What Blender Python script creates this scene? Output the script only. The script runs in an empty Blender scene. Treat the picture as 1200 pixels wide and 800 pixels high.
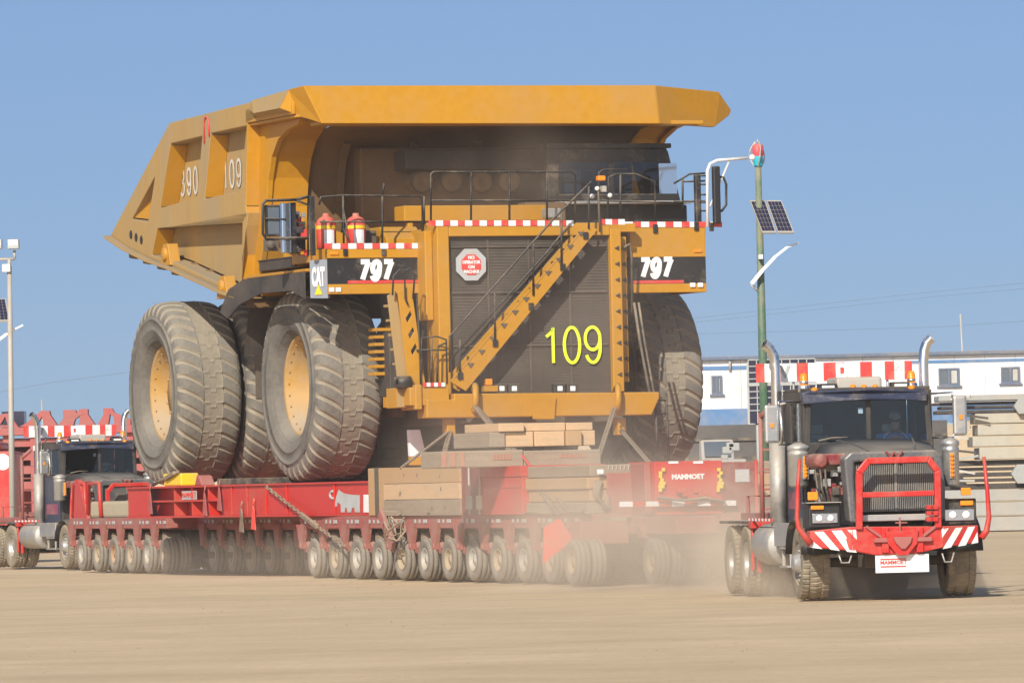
import bpy, math, random
from mathutils import Vector, Matrix
from mathutils.geometry import tessellate_polygon
R_ = math.radians
PI = math.pi
random.seed(7)
sc = bpy.context.scene
COL = sc.collection
# ------------------------------------------------------------------ camera model, used to measure
F = 7500.0; HZ = 569.3; HC = 1.735
PITCH = math.atan((HZ - 400) / F); ROLL = R_(1.3)
cp_, sp_ = math.cos(PITCH), math.sin(PITCH)

def ray(px, py):
    dx, dy = px - 600, py - 400
    dx, dy = dx * math.cos(ROLL) - dy * math.sin(ROLL), dx * math.sin(ROLL) + dy * math.cos(ROLL)
    x, y, z = dx / F, 1, -dy / F
    return x, y * cp_ - z * sp_, y * sp_ + z * cp_

class Frame:
    def __init__(s, x, y, rot):
        s.x, s.y, s.rot = x, y, R_(rot); s.c, s.s = math.cos(s.rot), math.sin(s.rot)
    def w(s, x, y): return s.x + x * s.c - y * s.s, s.y + x * s.s + y * s.c
    def loc(s, X, Y):
        X -= s.x; Y -= s.y
        return X * s.c + Y * s.s, -X * s.s + Y * s.c
    def _r(s, px, py):
        X, Y, Z = ray(px, py)
        return s.loc(0, 0), (X * s.c + Y * s.s, -X * s.s + Y * s.c), Z
    def ox(s, px, py, x):
        o, d, Z = s._r(px, py); t = (x - o[0]) / d[0]
        return o[1] + t * d[1], HC + t * Z
    def oy(s, px, py, y):
        o, d, Z = s._r(px, py); t = (y - o[1]) / d[1]
        return o[0] + t * d[0], HC + t * Z

W0 = Frame(0, 0, 0)
T = Frame(-0.7557, 133.07, 21)       # the dump truck and the beams beneath it
V = Frame(-0.7557, 133.07, 18)       # the transporter

# ------------------------------------------------------------------ materials
def nodes(name):
    m = bpy.data.materials.new(name); m.use_nodes = True
    nt = m.node_tree
    return m, nt, nt.nodes['Principled BSDF'], nt.nodes, nt.links

def paint(name, rgb, rough=.5, metal=0.0, dust=.3, dcol=(.36, .28, .19), scale=1.4, bump=.0, vary=.12, streak=False, grain=False, spec=.5, dup=.5):
    m, nt, p, N, L = nodes(name)
    tc = N.new('ShaderNodeTexCoord')
    src = tc.outputs['Object']
    if streak:
        mp = N.new('ShaderNodeMapping'); mp.inputs['Scale'].default_value = (1.6, 1.6, .28)
        L.new(src, mp.inputs['Vector']); src = mp.outputs['Vector']
    if grain:
        mp = N.new('ShaderNodeMapping'); mp.inputs['Scale'].default_value = (.8, .8, 6)
        L.new(src, mp.inputs['Vector']); src = mp.outputs['Vector']
    n1 = N.new('ShaderNodeTexNoise'); n1.inputs['Scale'].default_value = scale; n1.inputs['Detail'].default_value = 8
    n1.inputs['Roughness'].default_value = .62
    L.new(src, n1.inputs['Vector'])
    n2 = N.new('ShaderNodeTexNoise'); n2.inputs['Scale'].default_value = scale * 9; n2.inputs['Detail'].default_value = 5
    L.new(src, n2.inputs['Vector'])
    # settled dust: patchy, more of it on faces that look up
    geo = N.new('ShaderNodeNewGeometry'); sx = N.new('ShaderNodeSeparateXYZ'); L.new(geo.outputs['Normal'], sx.inputs[0])
    up = N.new('ShaderNodeMath'); up.operation = 'MAXIMUM'; up.inputs[1].default_value = 0; L.new(sx.outputs['Z'], up.inputs[0])
    a = N.new('ShaderNodeMath'); a.operation = 'MULTIPLY_ADD'; a.inputs[1].default_value = 1.6; a.inputs[2].default_value = -.8 + dust
    L.new(n1.outputs['Fac'], a.inputs[0])
    b = N.new('ShaderNodeMath'); b.operation = 'MULTIPLY_ADD'; b.inputs[1].default_value = dup; L.new(up.outputs[0], b.inputs[0]); L.new(a.outputs[0], b.inputs[2])
    c = N.new('ShaderNodeMath'); c.operation = 'MULTIPLY_ADD'; c.inputs[1].default_value = .5; L.new(n2.outputs['Fac'], c.inputs[0])
    d = N.new('ShaderNodeMath'); d.operation = 'ADD'; d.inputs[1].default_value = -.25; L.new(b.outputs[0], d.inputs[0]); L.new(d.outputs[0], c.inputs[2])
    c.use_clamp = True
    hsv = N.new('ShaderNodeHueSaturation'); hsv.inputs['Color'].default_value = (*rgb, 1)
    v = N.new('ShaderNodeMapRange'); v.inputs['To Min'].default_value = 1 - vary; v.inputs['To Max'].default_value = 1 + vary
    L.new(n2.outputs['Fac'], v.inputs['Value']); L.new(v.outputs[0], hsv.inputs['Value'])
    mx = N.new('ShaderNodeMix'); mx.data_type = 'RGBA'
    L.new(c.outputs[0], mx.inputs['Factor']); L.new(hsv.outputs[0], mx.inputs[6]); mx.inputs[7].default_value = (*dcol, 1)
    L.new(mx.outputs[2], p.inputs['Base Color'])
    r = N.new('ShaderNodeMapRange'); r.inputs['To Min'].default_value = rough; r.inputs['To Max'].default_value = .95
    L.new(c.outputs[0], r.inputs['Value']); L.new(r.outputs[0], p.inputs['Roughness'])
    if metal:
        mm = N.new('ShaderNodeMapRange'); mm.inputs['To Min'].default_value = metal; mm.inputs['To Max'].default_value = 0
        L.new(c.outputs[0], mm.inputs['Value']); L.new(mm.outputs[0], p.inputs['Metallic'])
    p.inputs['Specular IOR Level'].default_value = spec
    if bump:
        bp = N.new('ShaderNodeBump'); bp.inputs['Strength'].default_value = .6; bp.inputs['Distance'].default_value = bump
        L.new(n2.outputs['Fac'], bp.inputs['Height']); L.new(bp.outputs[0], p.inputs['Normal'])
    return m

YEL = (.47, .222, .012)
M = {}
M['yellow'] = paint('truck_yellow', YEL, .42, bump=.006, dust=.06, scale=.7, dup=.5, dcol=(.34,.21,.09), spec=.3)
M['yellow_dusty'] = paint('truck_yellow_dusty', (.44, .245, .04), .6, dust=.46, dcol=(.285, .22, .135), vary=.22, bump=.01, scale=.35, streak=True)
M['yellow_dark'] = paint('truck_yellow_shaded', (.24, .13, .035), .6, dust=.5, dcol=(.12, .08, .05), scale=.6)  # darker copy of the yellow, shade under canopy and body put into its colour
M['rimyel'] = paint('rim_yellow', (.42, .22, .03), .5, dust=.35, scale=1.1)
M['tyre'] = paint('tyre_rubber', (.095, .089, .080), .85, dust=.42, dcol=(.22, .195, .16), scale=1.0, bump=.02, vary=.25, spec=.2)
M['groove'] = paint('tyre_groove_dirt', (.24, .205, .155), .95, dust=.5, dcol=(.32, .27, .20), scale=2)
M['treadmid'] = paint('tyre_tread_middle', (.155, .137, .112), .85, dust=.6, dcol=(.285, .245, .185), scale=1.6, bump=.02, vary=.22, spec=.2)
M['tread'] = paint('tyre_tread', (.125, .115, .10), .85, dust=.42, dcol=(.235, .212, .175), scale=1.5, bump=.02, vary=.22, spec=.2)
M['smalltyre'] = paint('small_tyre_rubber', (.12, .11, .098), .85, dust=.52, dcol=(.27, .23, .18), scale=2, spec=.2)
M['tractortyre'] = paint('tractor_tyre_rubber', (.10, .09, .075), .85, dust=.6, dcol=(.33, .27, .19), scale=4, spec=.2)
M['black'] = paint('black_steel', (.016, .015, .015), .5, dust=-.05, scale=1.5)
M['signgrey'] = paint('sign_bluegrey', (.23, .26, .31), .4, dust=.1, scale=3)
M['wire'] = paint('wire_dark', (.10, .11, .12), .6, dust=-.3)
M['blackdust'] = paint('black_dusty', (.03, .027, .025), .6, dust=.22, dcol=(.13, .10, .075), scale=1.1)
M['grille'] = paint('radiator_core', (.05, .043, .037), .6, dust=.45, dcol=(.12, .095, .07), scale=.5)
M['chassis'] = paint('chassis_brown', (.07, .055, .042), .7, dust=.35, dcol=(.17, .13, .09), scale=1)
M['white'] = paint('white_paint', (.78, .78, .76), .5, dust=.02, scale=2)
M['greyline'] = paint('grey_sign', (.42, .43, .43), .5, dust=.1, scale=3)
M['redsign'] = paint('red_sign', (.62, .05, .04), .5, dust=.02, scale=3)
M['red'] = paint('beam_red', (.50, .026, .018), .42, dust=.06, dcol=(.34, .15, .10), scale=.9, dup=.4)
M['reddusty'] = paint('trailer_red', (.34, .06, .05), .6, dust=.38, dcol=(.30, .19, .15), scale=1.1)
M['tred'] = paint('bumper_red', (.50, .022, .018), .4, dust=.06, dcol=(.32, .17, .11), scale=2)
M['maroon'] = paint('engine_maroon', (.20, .02, .025), .45, dust=.1, scale=5)
M['bgred'] = paint('background_red', (.36, .07, .065), .6, dust=.25, dcol=(.32, .16, .13), scale=.8)
M['neon'] = paint('fluorescent_paint', (.78, .95, .02), .6, dust=-.6)
M['chrome'] = paint('polished_steel', (.72, .72, .72), .14, metal=1, dust=-.05, scale=3, vary=.05)
M['alu'] = paint('brushed_aluminium', (.45, .45, .44), .42, metal=.85, dust=.2, scale=2.5)
M['amber'] = paint('amber_lens', (.85, .25, .01), .3, dust=-.4)
M['hood'] = paint('hood_grey', (.07, .066, .062), .45, dust=.10, dcol=(.20, .17, .13), dup=.45, scale=1.8)
M['surround'] = paint('grille_surround', (.12, .12, .125), .4, metal=.3, dust=.08, scale=2.5)
M['navy'] = paint('visor_navy', (.030, .036, .066), .4, dust=-.1, scale=3, dup=.1)
M['magenta'] = paint('cab_magenta', (.22, .03, .09), .4, dust=.1, scale=2)
M['wood'] = paint('timber', (.44, .26, .12), .8, dust=.10, scale=2.2, grain=True, vary=.35, dup=.2)
M['woodpale'] = paint('timber_pale', (.56, .36, .20), .8, dust=.1, scale=2.2, grain=True, vary=.3, dup=.2)
M['woodgrey'] = paint('timber_weathered', (.25, .19, .14), .85, dust=.3, scale=2, grain=True, vary=.35)
M['woodred'] = paint('timber_red_paint', (.40, .13, .09), .8, dust=.4, scale=5)
M['concrete'] = paint('mat_pale', (.38, .37, .32), .9, dust=.25, dcol=(.42, .32, .2), scale=.5, vary=.2, dup=.3)
M['concretegrey'] = paint('mat_grey', (.32, .33, .315), .9, dust=.15, scale=.5, vary=.2)
M['bwhite'] = paint('cladding_white', (.66, .67, .69), .6, dust=.0, scale=.4)
M['bblue'] = paint('cladding_blue', (.07, .18, .36), .6, dust=.1, scale=.5)
M['bgrey'] = paint('roof_edge_grey', (.10, .13, .19), .6, dust=.1, scale=.5)
M['window'] = paint('window_dark', (.10, .12, .14), .15, dust=-.3, dup=0, scale=1)
M['darkgrey'] = paint('dark_grey_liner', (.075, .07, .068), .8, dust=.25, dcol=(.15, .13, .11), scale=.4)
M['grillebar'] = paint('grille_bars_grey', (.20, .20, .20), .4, metal=.5, dust=.2, scale=4)
M['steelbright'] = paint('bright_steel', (.42, .42, .41), .32, metal=.7, dust=.1, scale=5)
M['clod'] = paint('dirt_clod', (.27, .205, .135), .95, dust=.0, dcol=(.4, .3, .2), scale=.2, dup=0)
M['bodywhite'] = paint('weathered_white', (.62, .60, .55), .6, dust=.3, dcol=(.36, .28, .18), scale=3)
M['greenpole'] = paint('green_pole', (.07, .15, .09), .5, dust=.1, scale=2)
M['palepole'] = paint('galvanised', (.44, .43, .40), .5, metal=.2, dust=.22, scale=2)
M['solar'] = paint('solar_cells', (.02, .02, .045), .25, dust=-.4, scale=2, dup=0)
M['turq'] = paint('turquoise', (.02, .42, .52), .5, dust=-.2)
M['scarlet'] = paint('scarlet', (.75, .08, .09), .5, dust=-.2)
M['rubberblk'] = paint('black_rubber', (.03, .03, .03), .8, dust=.25, scale=3)
M['canvas'] = paint('canvas', (.42, .36, .25), .9, dust=.2, scale=2)
M['chain'] = paint('rusty_chain', (.14, .09, .06), .7, dust=.3, scale=5)
M['safety'] = paint('safety_yellow', (.80, .52, .02), .4, dust=0, scale=4)
M['orangecloth'] = paint('warning_flag', (.75, .07, .05), .8, dust=0, scale=4)
M['skin'] = paint('skin', (.45, .26, .18), .6, dust=-.6)
M['shirt'] = paint('shirt_blue', (.06, .25, .70), .8, dust=-.6)
M['hair'] = paint('cap_dark', (.30, .28, .25), .8, dust=-.6)
M['seat'] = paint('seat_grey', (.30, .33, .32), .8, dust=-.3)
M['lens'] = paint('headlamp_lens', (.8, .8, .78), .08, dust=-.3, dup=0, scale=8, vary=.05)
M['mirror'] = paint('mirror_glass', (.55, .62, .70), .08, metal=.9, dust=-.2, dup=0, scale=8)

def glass_mat():
    m, nt, p, N, L = nodes('tinted_glass')
    out = N['Material Output']
    tr = N.new('ShaderNodeBsdfTransparent'); tr.inputs[0].default_value = (.78, .84, .88, 1)
    gl = N.new('ShaderNodeBsdfGlossy'); gl.inputs['Roughness'].default_value = .03; gl.inputs[0].default_value = (.9, .95, 1, 1)
    fr = N.new('ShaderNodeFresnel'); fr.inputs[0].default_value = 1.45
    mx = N.new('ShaderNodeMixShader'); L.new(fr.outputs[0], mx.inputs[0]); L.new(tr.outputs[0], mx.inputs[1]); L.new(gl.outputs[0], mx.inputs[2])
    L.new(mx.outputs[0], out.inputs['Surface'])
    return m
M['glass'] = glass_mat()

def ground_mat():
    m, nt, p, N, L = nodes('sandy_ground')
    tc = N.new('ShaderNodeTexCoord')
    mp = N.new('ShaderNodeMapping'); mp.inputs['Scale'].default_value = (.5, 1, 1); mp.inputs['Rotation'].default_value = (0, 0, R_(12)); L.new(tc.outputs['Object'], mp.inputs['Vector'])
    big = N.new('ShaderNodeTexNoise'); big.inputs['Scale'].default_value = .12; big.inputs['Detail'].default_value = 6; L.new(mp.outputs[0], big.inputs['Vector'])
    mp2 = N.new('ShaderNodeMapping'); mp2.inputs['Scale'].default_value = (.5, .7, 1); mp2.inputs['Rotation'].default_value = (0, 0, R_(4)); L.new(tc.outputs['Object'], mp2.inputs['Vector'])
    trk = N.new('ShaderNodeTexNoise'); trk.inputs['Scale'].default_value = 1.1; trk.inputs['Detail'].default_value = 5; trk.inputs['Roughness'].default_value = .6; L.new(mp2.outputs[0], trk.inputs['Vector'])
    fine = N.new('ShaderNodeTexNoise'); fine.inputs['Scale'].default_value = 9; fine.inputs['Detail'].default_value = 8; fine.inputs['Roughness'].default_value = .7; L.new(tc.outputs['Object'], fine.inputs['Vector'])
    st = N.new('ShaderNodeTexVoronoi'); st.inputs['Scale'].default_value = 4.5; L.new(tc.outputs['Object'], st.inputs['Vector'])
    r1 = N.new('ShaderNodeValToRGB'); cr = r1.color_ramp
    cr.elements[0].position = .36; cr.elements[0].color = (.51, .38, .232, 1); cr.elements[1].position = .68; cr.elements[1].color = (.61, .46, .29, 1)
    s = N.new('ShaderNodeMath'); s.operation = 'MULTIPLY_ADD'; s.inputs[1].default_value = .5; L.new(trk.outputs['Fac'], s.inputs[0])
    h = N.new('ShaderNodeMath'); h.operation = 'MULTIPLY'; h.inputs[1].default_value = .5; L.new(big.outputs['Fac'], h.inputs[0]); L.new(h.outputs[0], s.inputs[2])
    L.new(s.outputs[0], r1.inputs[0])
    mr = N.new('ShaderNodeMapRange'); mr.inputs['To Min'].default_value = .70; mr.inputs['To Max'].default_value = 1.26; L.new(fine.outputs['Fac'], mr.inputs['Value'])
    hs = N.new('ShaderNodeHueSaturation'); L.new(r1.outputs[0], hs.inputs['Color']); L.new(mr.outputs[0], hs.inputs['Value'])
    # scattered stones
    lt = N.new('ShaderNodeMath'); lt.operation = 'LESS_THAN'; lt.inputs[1].default_value = .075; L.new(st.outputs['Distance'], lt.inputs[0])
    mk = N.new('ShaderNodeTexNoise'); mk.inputs['Scale'].default_value = .8; L.new(tc.outputs['Object'], mk.inputs['Vector'])
    gt = N.new('ShaderNodeMath'); gt.operation = 'GREATER_THAN'; gt.inputs[1].default_value = .56; L.new(mk.outputs['Fac'], gt.inputs[0])
    mu = N.new('ShaderNodeMath'); mu.operation = 'MULTIPLY'; L.new(lt.outputs[0], mu.inputs[0]); L.new(gt.outputs[0], mu.inputs[1])
    mu2 = N.new('ShaderNodeMath'); mu2.operation = 'MULTIPLY'; mu2.inputs[1].default_value = .6; L.new(mu.outputs[0], mu2.inputs[0])
    pt = N.new('ShaderNodeTexNoise'); pt.inputs['Scale'].default_value = .3; pt.inputs['Detail'].default_value = 7; pt.inputs['Roughness'].default_value = .68; L.new(tc.outputs['Object'], pt.inputs['Vector'])
    pr_ = N.new('ShaderNodeMapRange'); pr_.inputs['From Min'].default_value = .42; pr_.inputs['From Max'].default_value = .66; pr_.inputs['To Min'].default_value = 1.05; pr_.inputs['To Max'].default_value = .93; L.new(pt.outputs['Fac'], pr_.inputs['Value'])
    hs2 = N.new('ShaderNodeHueSaturation'); L.new(hs.outputs[0], hs2.inputs['Color']); L.new(pr_.outputs[0], hs2.inputs['Value']); hs = hs2
    mx = N.new('ShaderNodeMix'); mx.data_type = 'RGBA'; L.new(mu2.outputs[0], mx.inputs['Factor']); L.new(hs.outputs[0], mx.inputs[6]); mx.inputs[7].default_value = (.2, .15, .10, 1)
    L.new(mx.outputs[2], p.inputs['Base Color']); p.inputs['Roughness'].default_value = .95
    p.inputs['Specular IOR Level'].default_value = .15
    ad = N.new('ShaderNodeMath'); ad.operation = 'MULTIPLY_ADD'; ad.inputs[1].default_value = .35; L.new(fine.outputs['Fac'], ad.inputs[0]); L.new(trk.outputs['Fac'], ad.inputs[2])
    bp = N.new('ShaderNodeBump'); bp.inputs['Strength'].default_value = .45; bp.inputs['Distance'].default_value = .05
    L.new(ad.outputs[0], bp.inputs['Height']); L.new(bp.outputs[0], p.inputs['Normal'])
    return m
M['ground'] = ground_mat()

# ------------------------------------------------------------------ mesh builder
class MB:
    def __init__(s): s.v = []; s.f = []; s.m = []; s.sm = []
    def add(s, vs, fs, m=0, smooth=False):
        o = len(s.v); s.v += [tuple(v) for v in vs]
        for f in fs: s.f.append([i + o for i in f]); s.m.append(m); s.sm.append(smooth)
        return s
    def box(s, x0, x1, y0, y1, z0, z1, m=0):
        x0, x1 = min(x0, x1), max(x0, x1); y0, y1 = min(y0, y1), max(y0, y1); z0, z1 = min(z0, z1), max(z0, z1)
        return s.add([(x0, y0, z0), (x1, y0, z0), (x1, y1, z0), (x0, y1, z0), (x0, y0, z1), (x1, y0, z1), (x1, y1, z1), (x0, y1, z1)],
                     [(0, 3, 2, 1), (4, 5, 6, 7), (0, 1, 5, 4), (1, 2, 6, 5), (2, 3, 7, 6), (3, 0, 4, 7)], m)
    def prism(s, ax, poly, a, b, m=0, holes=None):
        """extrude a 2-D outline along axis x / y / z; poly holds the other two coordinates in order"""
        loops = [list(poly)] + [list(h) for h in (holes or [])]
        def P(p, t): return (t, p[0], p[1]) if ax == 'x' else ((p[0], t, p[1]) if ax == 'y' else (p[0], p[1], t))
        flat = [p for l in loops for p in l]; n = len(flat)
        tr = tessellate_polygon([[Vector((p[0], p[1], 0)) for p in l] for l in loops])
        vs = [P(p, a) for p in flat] + [P(p, b) for p in flat]
        fs = []
        if not holes:
            fs = [list(range(n)), [i + n for i in reversed(range(n))]]
        else:
            for t in tr: fs.append(list(t)); fs.append([i + n for i in reversed(t)])
        k = 0
        for l in loops:
            L = len(l)
            for i in range(L): j = (i + 1) % L; fs.append([k + i, k + j, k + j + n, k + i + n])
            k += L
        return s.add(vs, fs, m)
    def cyl(s, p0, p1, r, seg=12, r2=None, m=0, cap=True):
        return s.tube([p0, p1], r, seg, m, r2=r2, cap=cap)
    def tube(s, pts, r, seg=8, m=0, r2=None, cap=True, radii=None):
        pts = [Vector(p) for p in pts]; n = len(pts)
        d0 = (pts[1] - pts[0]).normalized()
        up = Vector((0, 0, 1)) if abs(d0.z) < .95 else Vector((1, 0, 0))
        u = d0.cross(up).normalized(); vs = []
        for i, p in enumerate(pts):
            if i == 0: d = d0
            elif i == n - 1: d = (pts[i] - pts[i - 1]).normalized()
            else: d = ((pts[i] - pts[i - 1]).normalized() + (pts[i + 1] - pts[i]).normalized()).normalized()
            u = (u - d * u.dot(d)).normalized(); w = d.cross(u)
            rr = radii[i] if radii else (r if r2 is None else r + (r2 - r) * i / (n - 1))
            for k in range(seg):
                a = 2 * PI * k / seg; vs.append(p + (u * math.cos(a) + w * math.sin(a)) * rr)
        fs = [[i * seg + k, i * seg + (k + 1) % seg, (i + 1) * seg + (k + 1) % seg, (i + 1) * seg + k] for i in range(n - 1) for k in range(seg)]
        s.add(vs, fs, m, True)
        if cap:
            o = len(s.v) - len(vs)
            s.f.append([o + k for k in reversed(range(seg))]); s.m.append(m); s.sm.append(False)
            s.f.append([o + (n - 1) * seg + k for k in range(seg)]); s.m.append(m); s.sm.append(False)
        return s
    def lathe(s, prof, c, ax='x', seg=32, m=0, sgn=1):
        vs = []
        for k in range(seg):
            a = 2 * PI * k / seg; ca, sa = math.cos(a), math.sin(a)
            for r, t in prof:
                t *= sgn
                if ax == 'x': vs.append((c[0] + t, c[1] + r * ca, c[2] + r * sa))
                elif ax == 'y': vs.append((c[0] + r * ca, c[1] + t, c[2] + r * sa))
                else: vs.append((c[0] + r * ca, c[1] + r * sa, c[2] + t))
        n = len(prof)
        fs = [[k * n + i, k * n + i + 1, ((k + 1) % seg) * n + i + 1, ((k + 1) % seg) * n + i] for k in range(seg) for i in range(n - 1)]
        return s.add(vs, fs, m, True)
    def bar(s, p0, p1, w, h, m=0, up=(0, 0, 1)):
        """rectangular bar, w across, h along up"""
        p0, p1 = Vector(p0), Vector(p1); d = (p1 - p0).normalized(); up = Vector(up)
        if abs(d.dot(up)) > .98: up = Vector((0, 1, 0))
        a = d.cross(up).normalized() * w / 2; b = a.cross(d).normalized() * h / 2
        vs = [p0 - a - b, p0 + a - b, p0 + a + b, p0 - a + b, p1 - a - b, p1 + a - b, p1 + a + b, p1 - a + b]
        return s.add(vs, [(0, 3, 2, 1), (4, 5, 6, 7), (0, 1, 5, 4), (1, 2, 6, 5), (2, 3, 7, 6), (3, 0, 4, 7)], m)
    def mesh(s, name, mats, off=(0, 0, 0)):
        me = bpy.data.meshes.new(name)
        me.from_pydata([(v[0] - off[0], v[1] - off[1], v[2] - off[2]) for v in s.v], [], s.f)
        for mm in mats: me.materials.append(M[mm])
        me.polygons.foreach_set('material_index', s.m); me.polygons.foreach_set('use_smooth', s.sm)
        me.update()
        import bmesh
        bm = bmesh.new(); bm.from_mesh(me); bmesh.ops.recalc_face_normals(bm, faces=bm.faces); bm.to_mesh(me); bm.free()
        return me

def link(name, data, parent=None):
    o = bpy.data.objects.new(name, data); COL.objects.link(o)
    if parent: o.parent = parent
    return o
def tag(o, label, cat, group=None):
    o['label'] = label; o['category'] = cat
    if group: o['group'] = group
    return o
def bevel(o, w, seg=2):
    if w:
        b = o.modifiers.new('bevel', 'BEVEL'); b.width = w; b.segments = seg; b.limit_method = 'ANGLE'; b.angle_limit = R_(40); b.harden_normals = False
    return o
OFF = {}
def thing(name, fr, lx, ly, lz, label, cat, group=None):
    o = link(name, None); X, Y = fr.w(lx, ly); o.location = (X, Y, lz); o.rotation_euler = (0, 0, fr.rot)
    OFF[o] = (lx, ly, lz); o.empty_display_size = .3
    return tag(o, label, cat, group)
def part(name, mb, mats, parent, bev=0, off=None):
    mats = [mats] if isinstance(mats, str) else mats
    of = off if off is not None else OFF.get(parent, (0, 0, 0))
    o = link(name, mb.mesh(name, mats, of), parent); OFF[o] = of
    return bevel(o, bev)
def solo(name, mb, mats, fr, label, cat, group=None, bev=0):
    mats = [mats] if isinstance(mats, str) else mats
    xs, ys, zs = zip(*mb.v); c = ((min(xs) + max(xs)) / 2, (min(ys) + max(ys)) / 2, min(zs))
    o = link(name, mb.mesh(name, mats, c)); X, Y = fr.w(c[0], c[1]); o.location = (X, Y, c[2]); o.rotation_euler = (0, 0, fr.rot); OFF[o] = c
    tag(o, label, cat, group); return bevel(o, bev)
def copy_tree(o, parent=None):
    c = o.copy(); COL.objects.link(c); c.parent = parent; OFF[c] = OFF.get(o, (0, 0, 0))
    for ch in list(o.children): copy_tree(ch, c)
    return c

def text(name, s, size, mat, parent, loc, face='front', bold=0.0, shear=0.0, sx=1.0, ext=.006, align='CENTER'):
    """lettering as real thin mesh; loc in frame coordinates"""
    cu = bpy.data.curves.new(name, 'FONT'); cu.body = s; cu.size = size; cu.extrude = ext; cu.offset = bold; cu.shear = shear
    cu.align_x = align; cu.align_y = 'CENTER'; cu.resolution_u = 3
    t = bpy.data.objects.new(name, cu); COL.objects.link(t)
    bpy.context.view_layer.update()
    me = bpy.data.meshes.new_from_object(t.evaluated_get(bpy.context.evaluated_depsgraph_get()))
    bpy.data.objects.remove(t)
    me.materials.clear(); me.materials.append(M[mat])
    me.transform(Matrix.Diagonal((sx, 1, 1, 1)))
    rot = Matrix.Rotation(R_(90), 4, 'X')
    if face == 'side': rot = Matrix.Rotation(R_(-90), 4, 'Z') @ rot
    elif isinstance(face, (int, float)): rot = Matrix.Rotation(R_(face), 4, 'Z') @ rot
    me.transform(rot)
    of = OFF.get(parent, (0, 0, 0))
    me.transform(Matrix.Translation((loc[0] - of[0], loc[1] - of[1], loc[2] - of[2])))
    o = link(name, me, parent); OFF[o] = of
    return o

def strokes(name, s, hgt, wid, gap, sw, mat, parent, loc, face='front', lean=0.0):
    """sign-painter's digits as flat ribbons"""
    E = lambda cx, cz, rx, rz, a0, a1, n=22: [(cx + rx * math.cos(R_(a0 + (a1 - a0) * i / n)), cz + rz * math.sin(R_(a0 + (a1 - a0) * i / n))) for i in range(n + 1)]
    G_ = {'0': [E(.5, .5, .5, .5, 90, 450, 32)],
          '1': [[(.18, .74), (.40, .82), (.62, 1.0), (.62, 0)]],
          '9': [E(.5, .68, .48, .32, 0, 360, 28), [(.98, .68), (.98, .45)] + E(.5, .42, .48, .42, 0, -150, 16)],
          '7': [[(-.08, 1), (1.12, 1)], [(1.0, 1.0), (.78, .7), (.45, .1), (.42, 0)]],
          '3': [E(.45, .73, .42, .27, 150, -80, 18) + E(.45, .27, .5, .27, 80, -150, 18)]}
    mb = MB(); tot = len(s) * wid + (len(s) - 1) * gap; lay = 0
    for i, chh in enumerate(s):
        for ln in G_[chh]:
            P = [Vector((-tot / 2 + i * (wid + gap) + (sw / 2 + p[0] * (wid - sw)) + lean * p[1] * hgt, -hgt / 2 + sw / 2 + p[1] * (hgt - sw))) for p in ln]
            L_, R2 = [], []
            for k, p in enumerate(P):
                d = (P[min(k + 1, len(P) - 1)] - P[max(k - 1, 0)])
                if d.length < 1e-6: d = Vector((0, 1))
                d.normalize(); nn = Vector((-d.y, d.x)) * sw / 2; L_.append(p + nn); R2.append(p - nn)
            n = len(P); yy = .0015 * lay; lay += 1
            vs = [(q.x, -yy, q.y) for q in L_ + R2] + [(q.x, .008 - yy, q.y) for q in L_ + R2]
            fs = [(k, k + 1, n + k + 1, n + k) for k in range(n - 1)] + [(2 * n + k, 3 * n + k, 3 * n + k + 1, 2 * n + k + 1) for k in range(n - 1)]
            mb.add(vs, fs)
    me = mb.mesh(name, [mat])
    if face == 'side': me.transform(Matrix.Rotation(R_(-90), 4, 'Z'))
    of = OFF.get(parent, (0, 0, 0)); me.transform(Matrix.Translation((loc[0] - of[0], loc[1] - of[1], loc[2] - of[2])))
    o = link(name, me, parent); OFF[o] = of; return o

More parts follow.
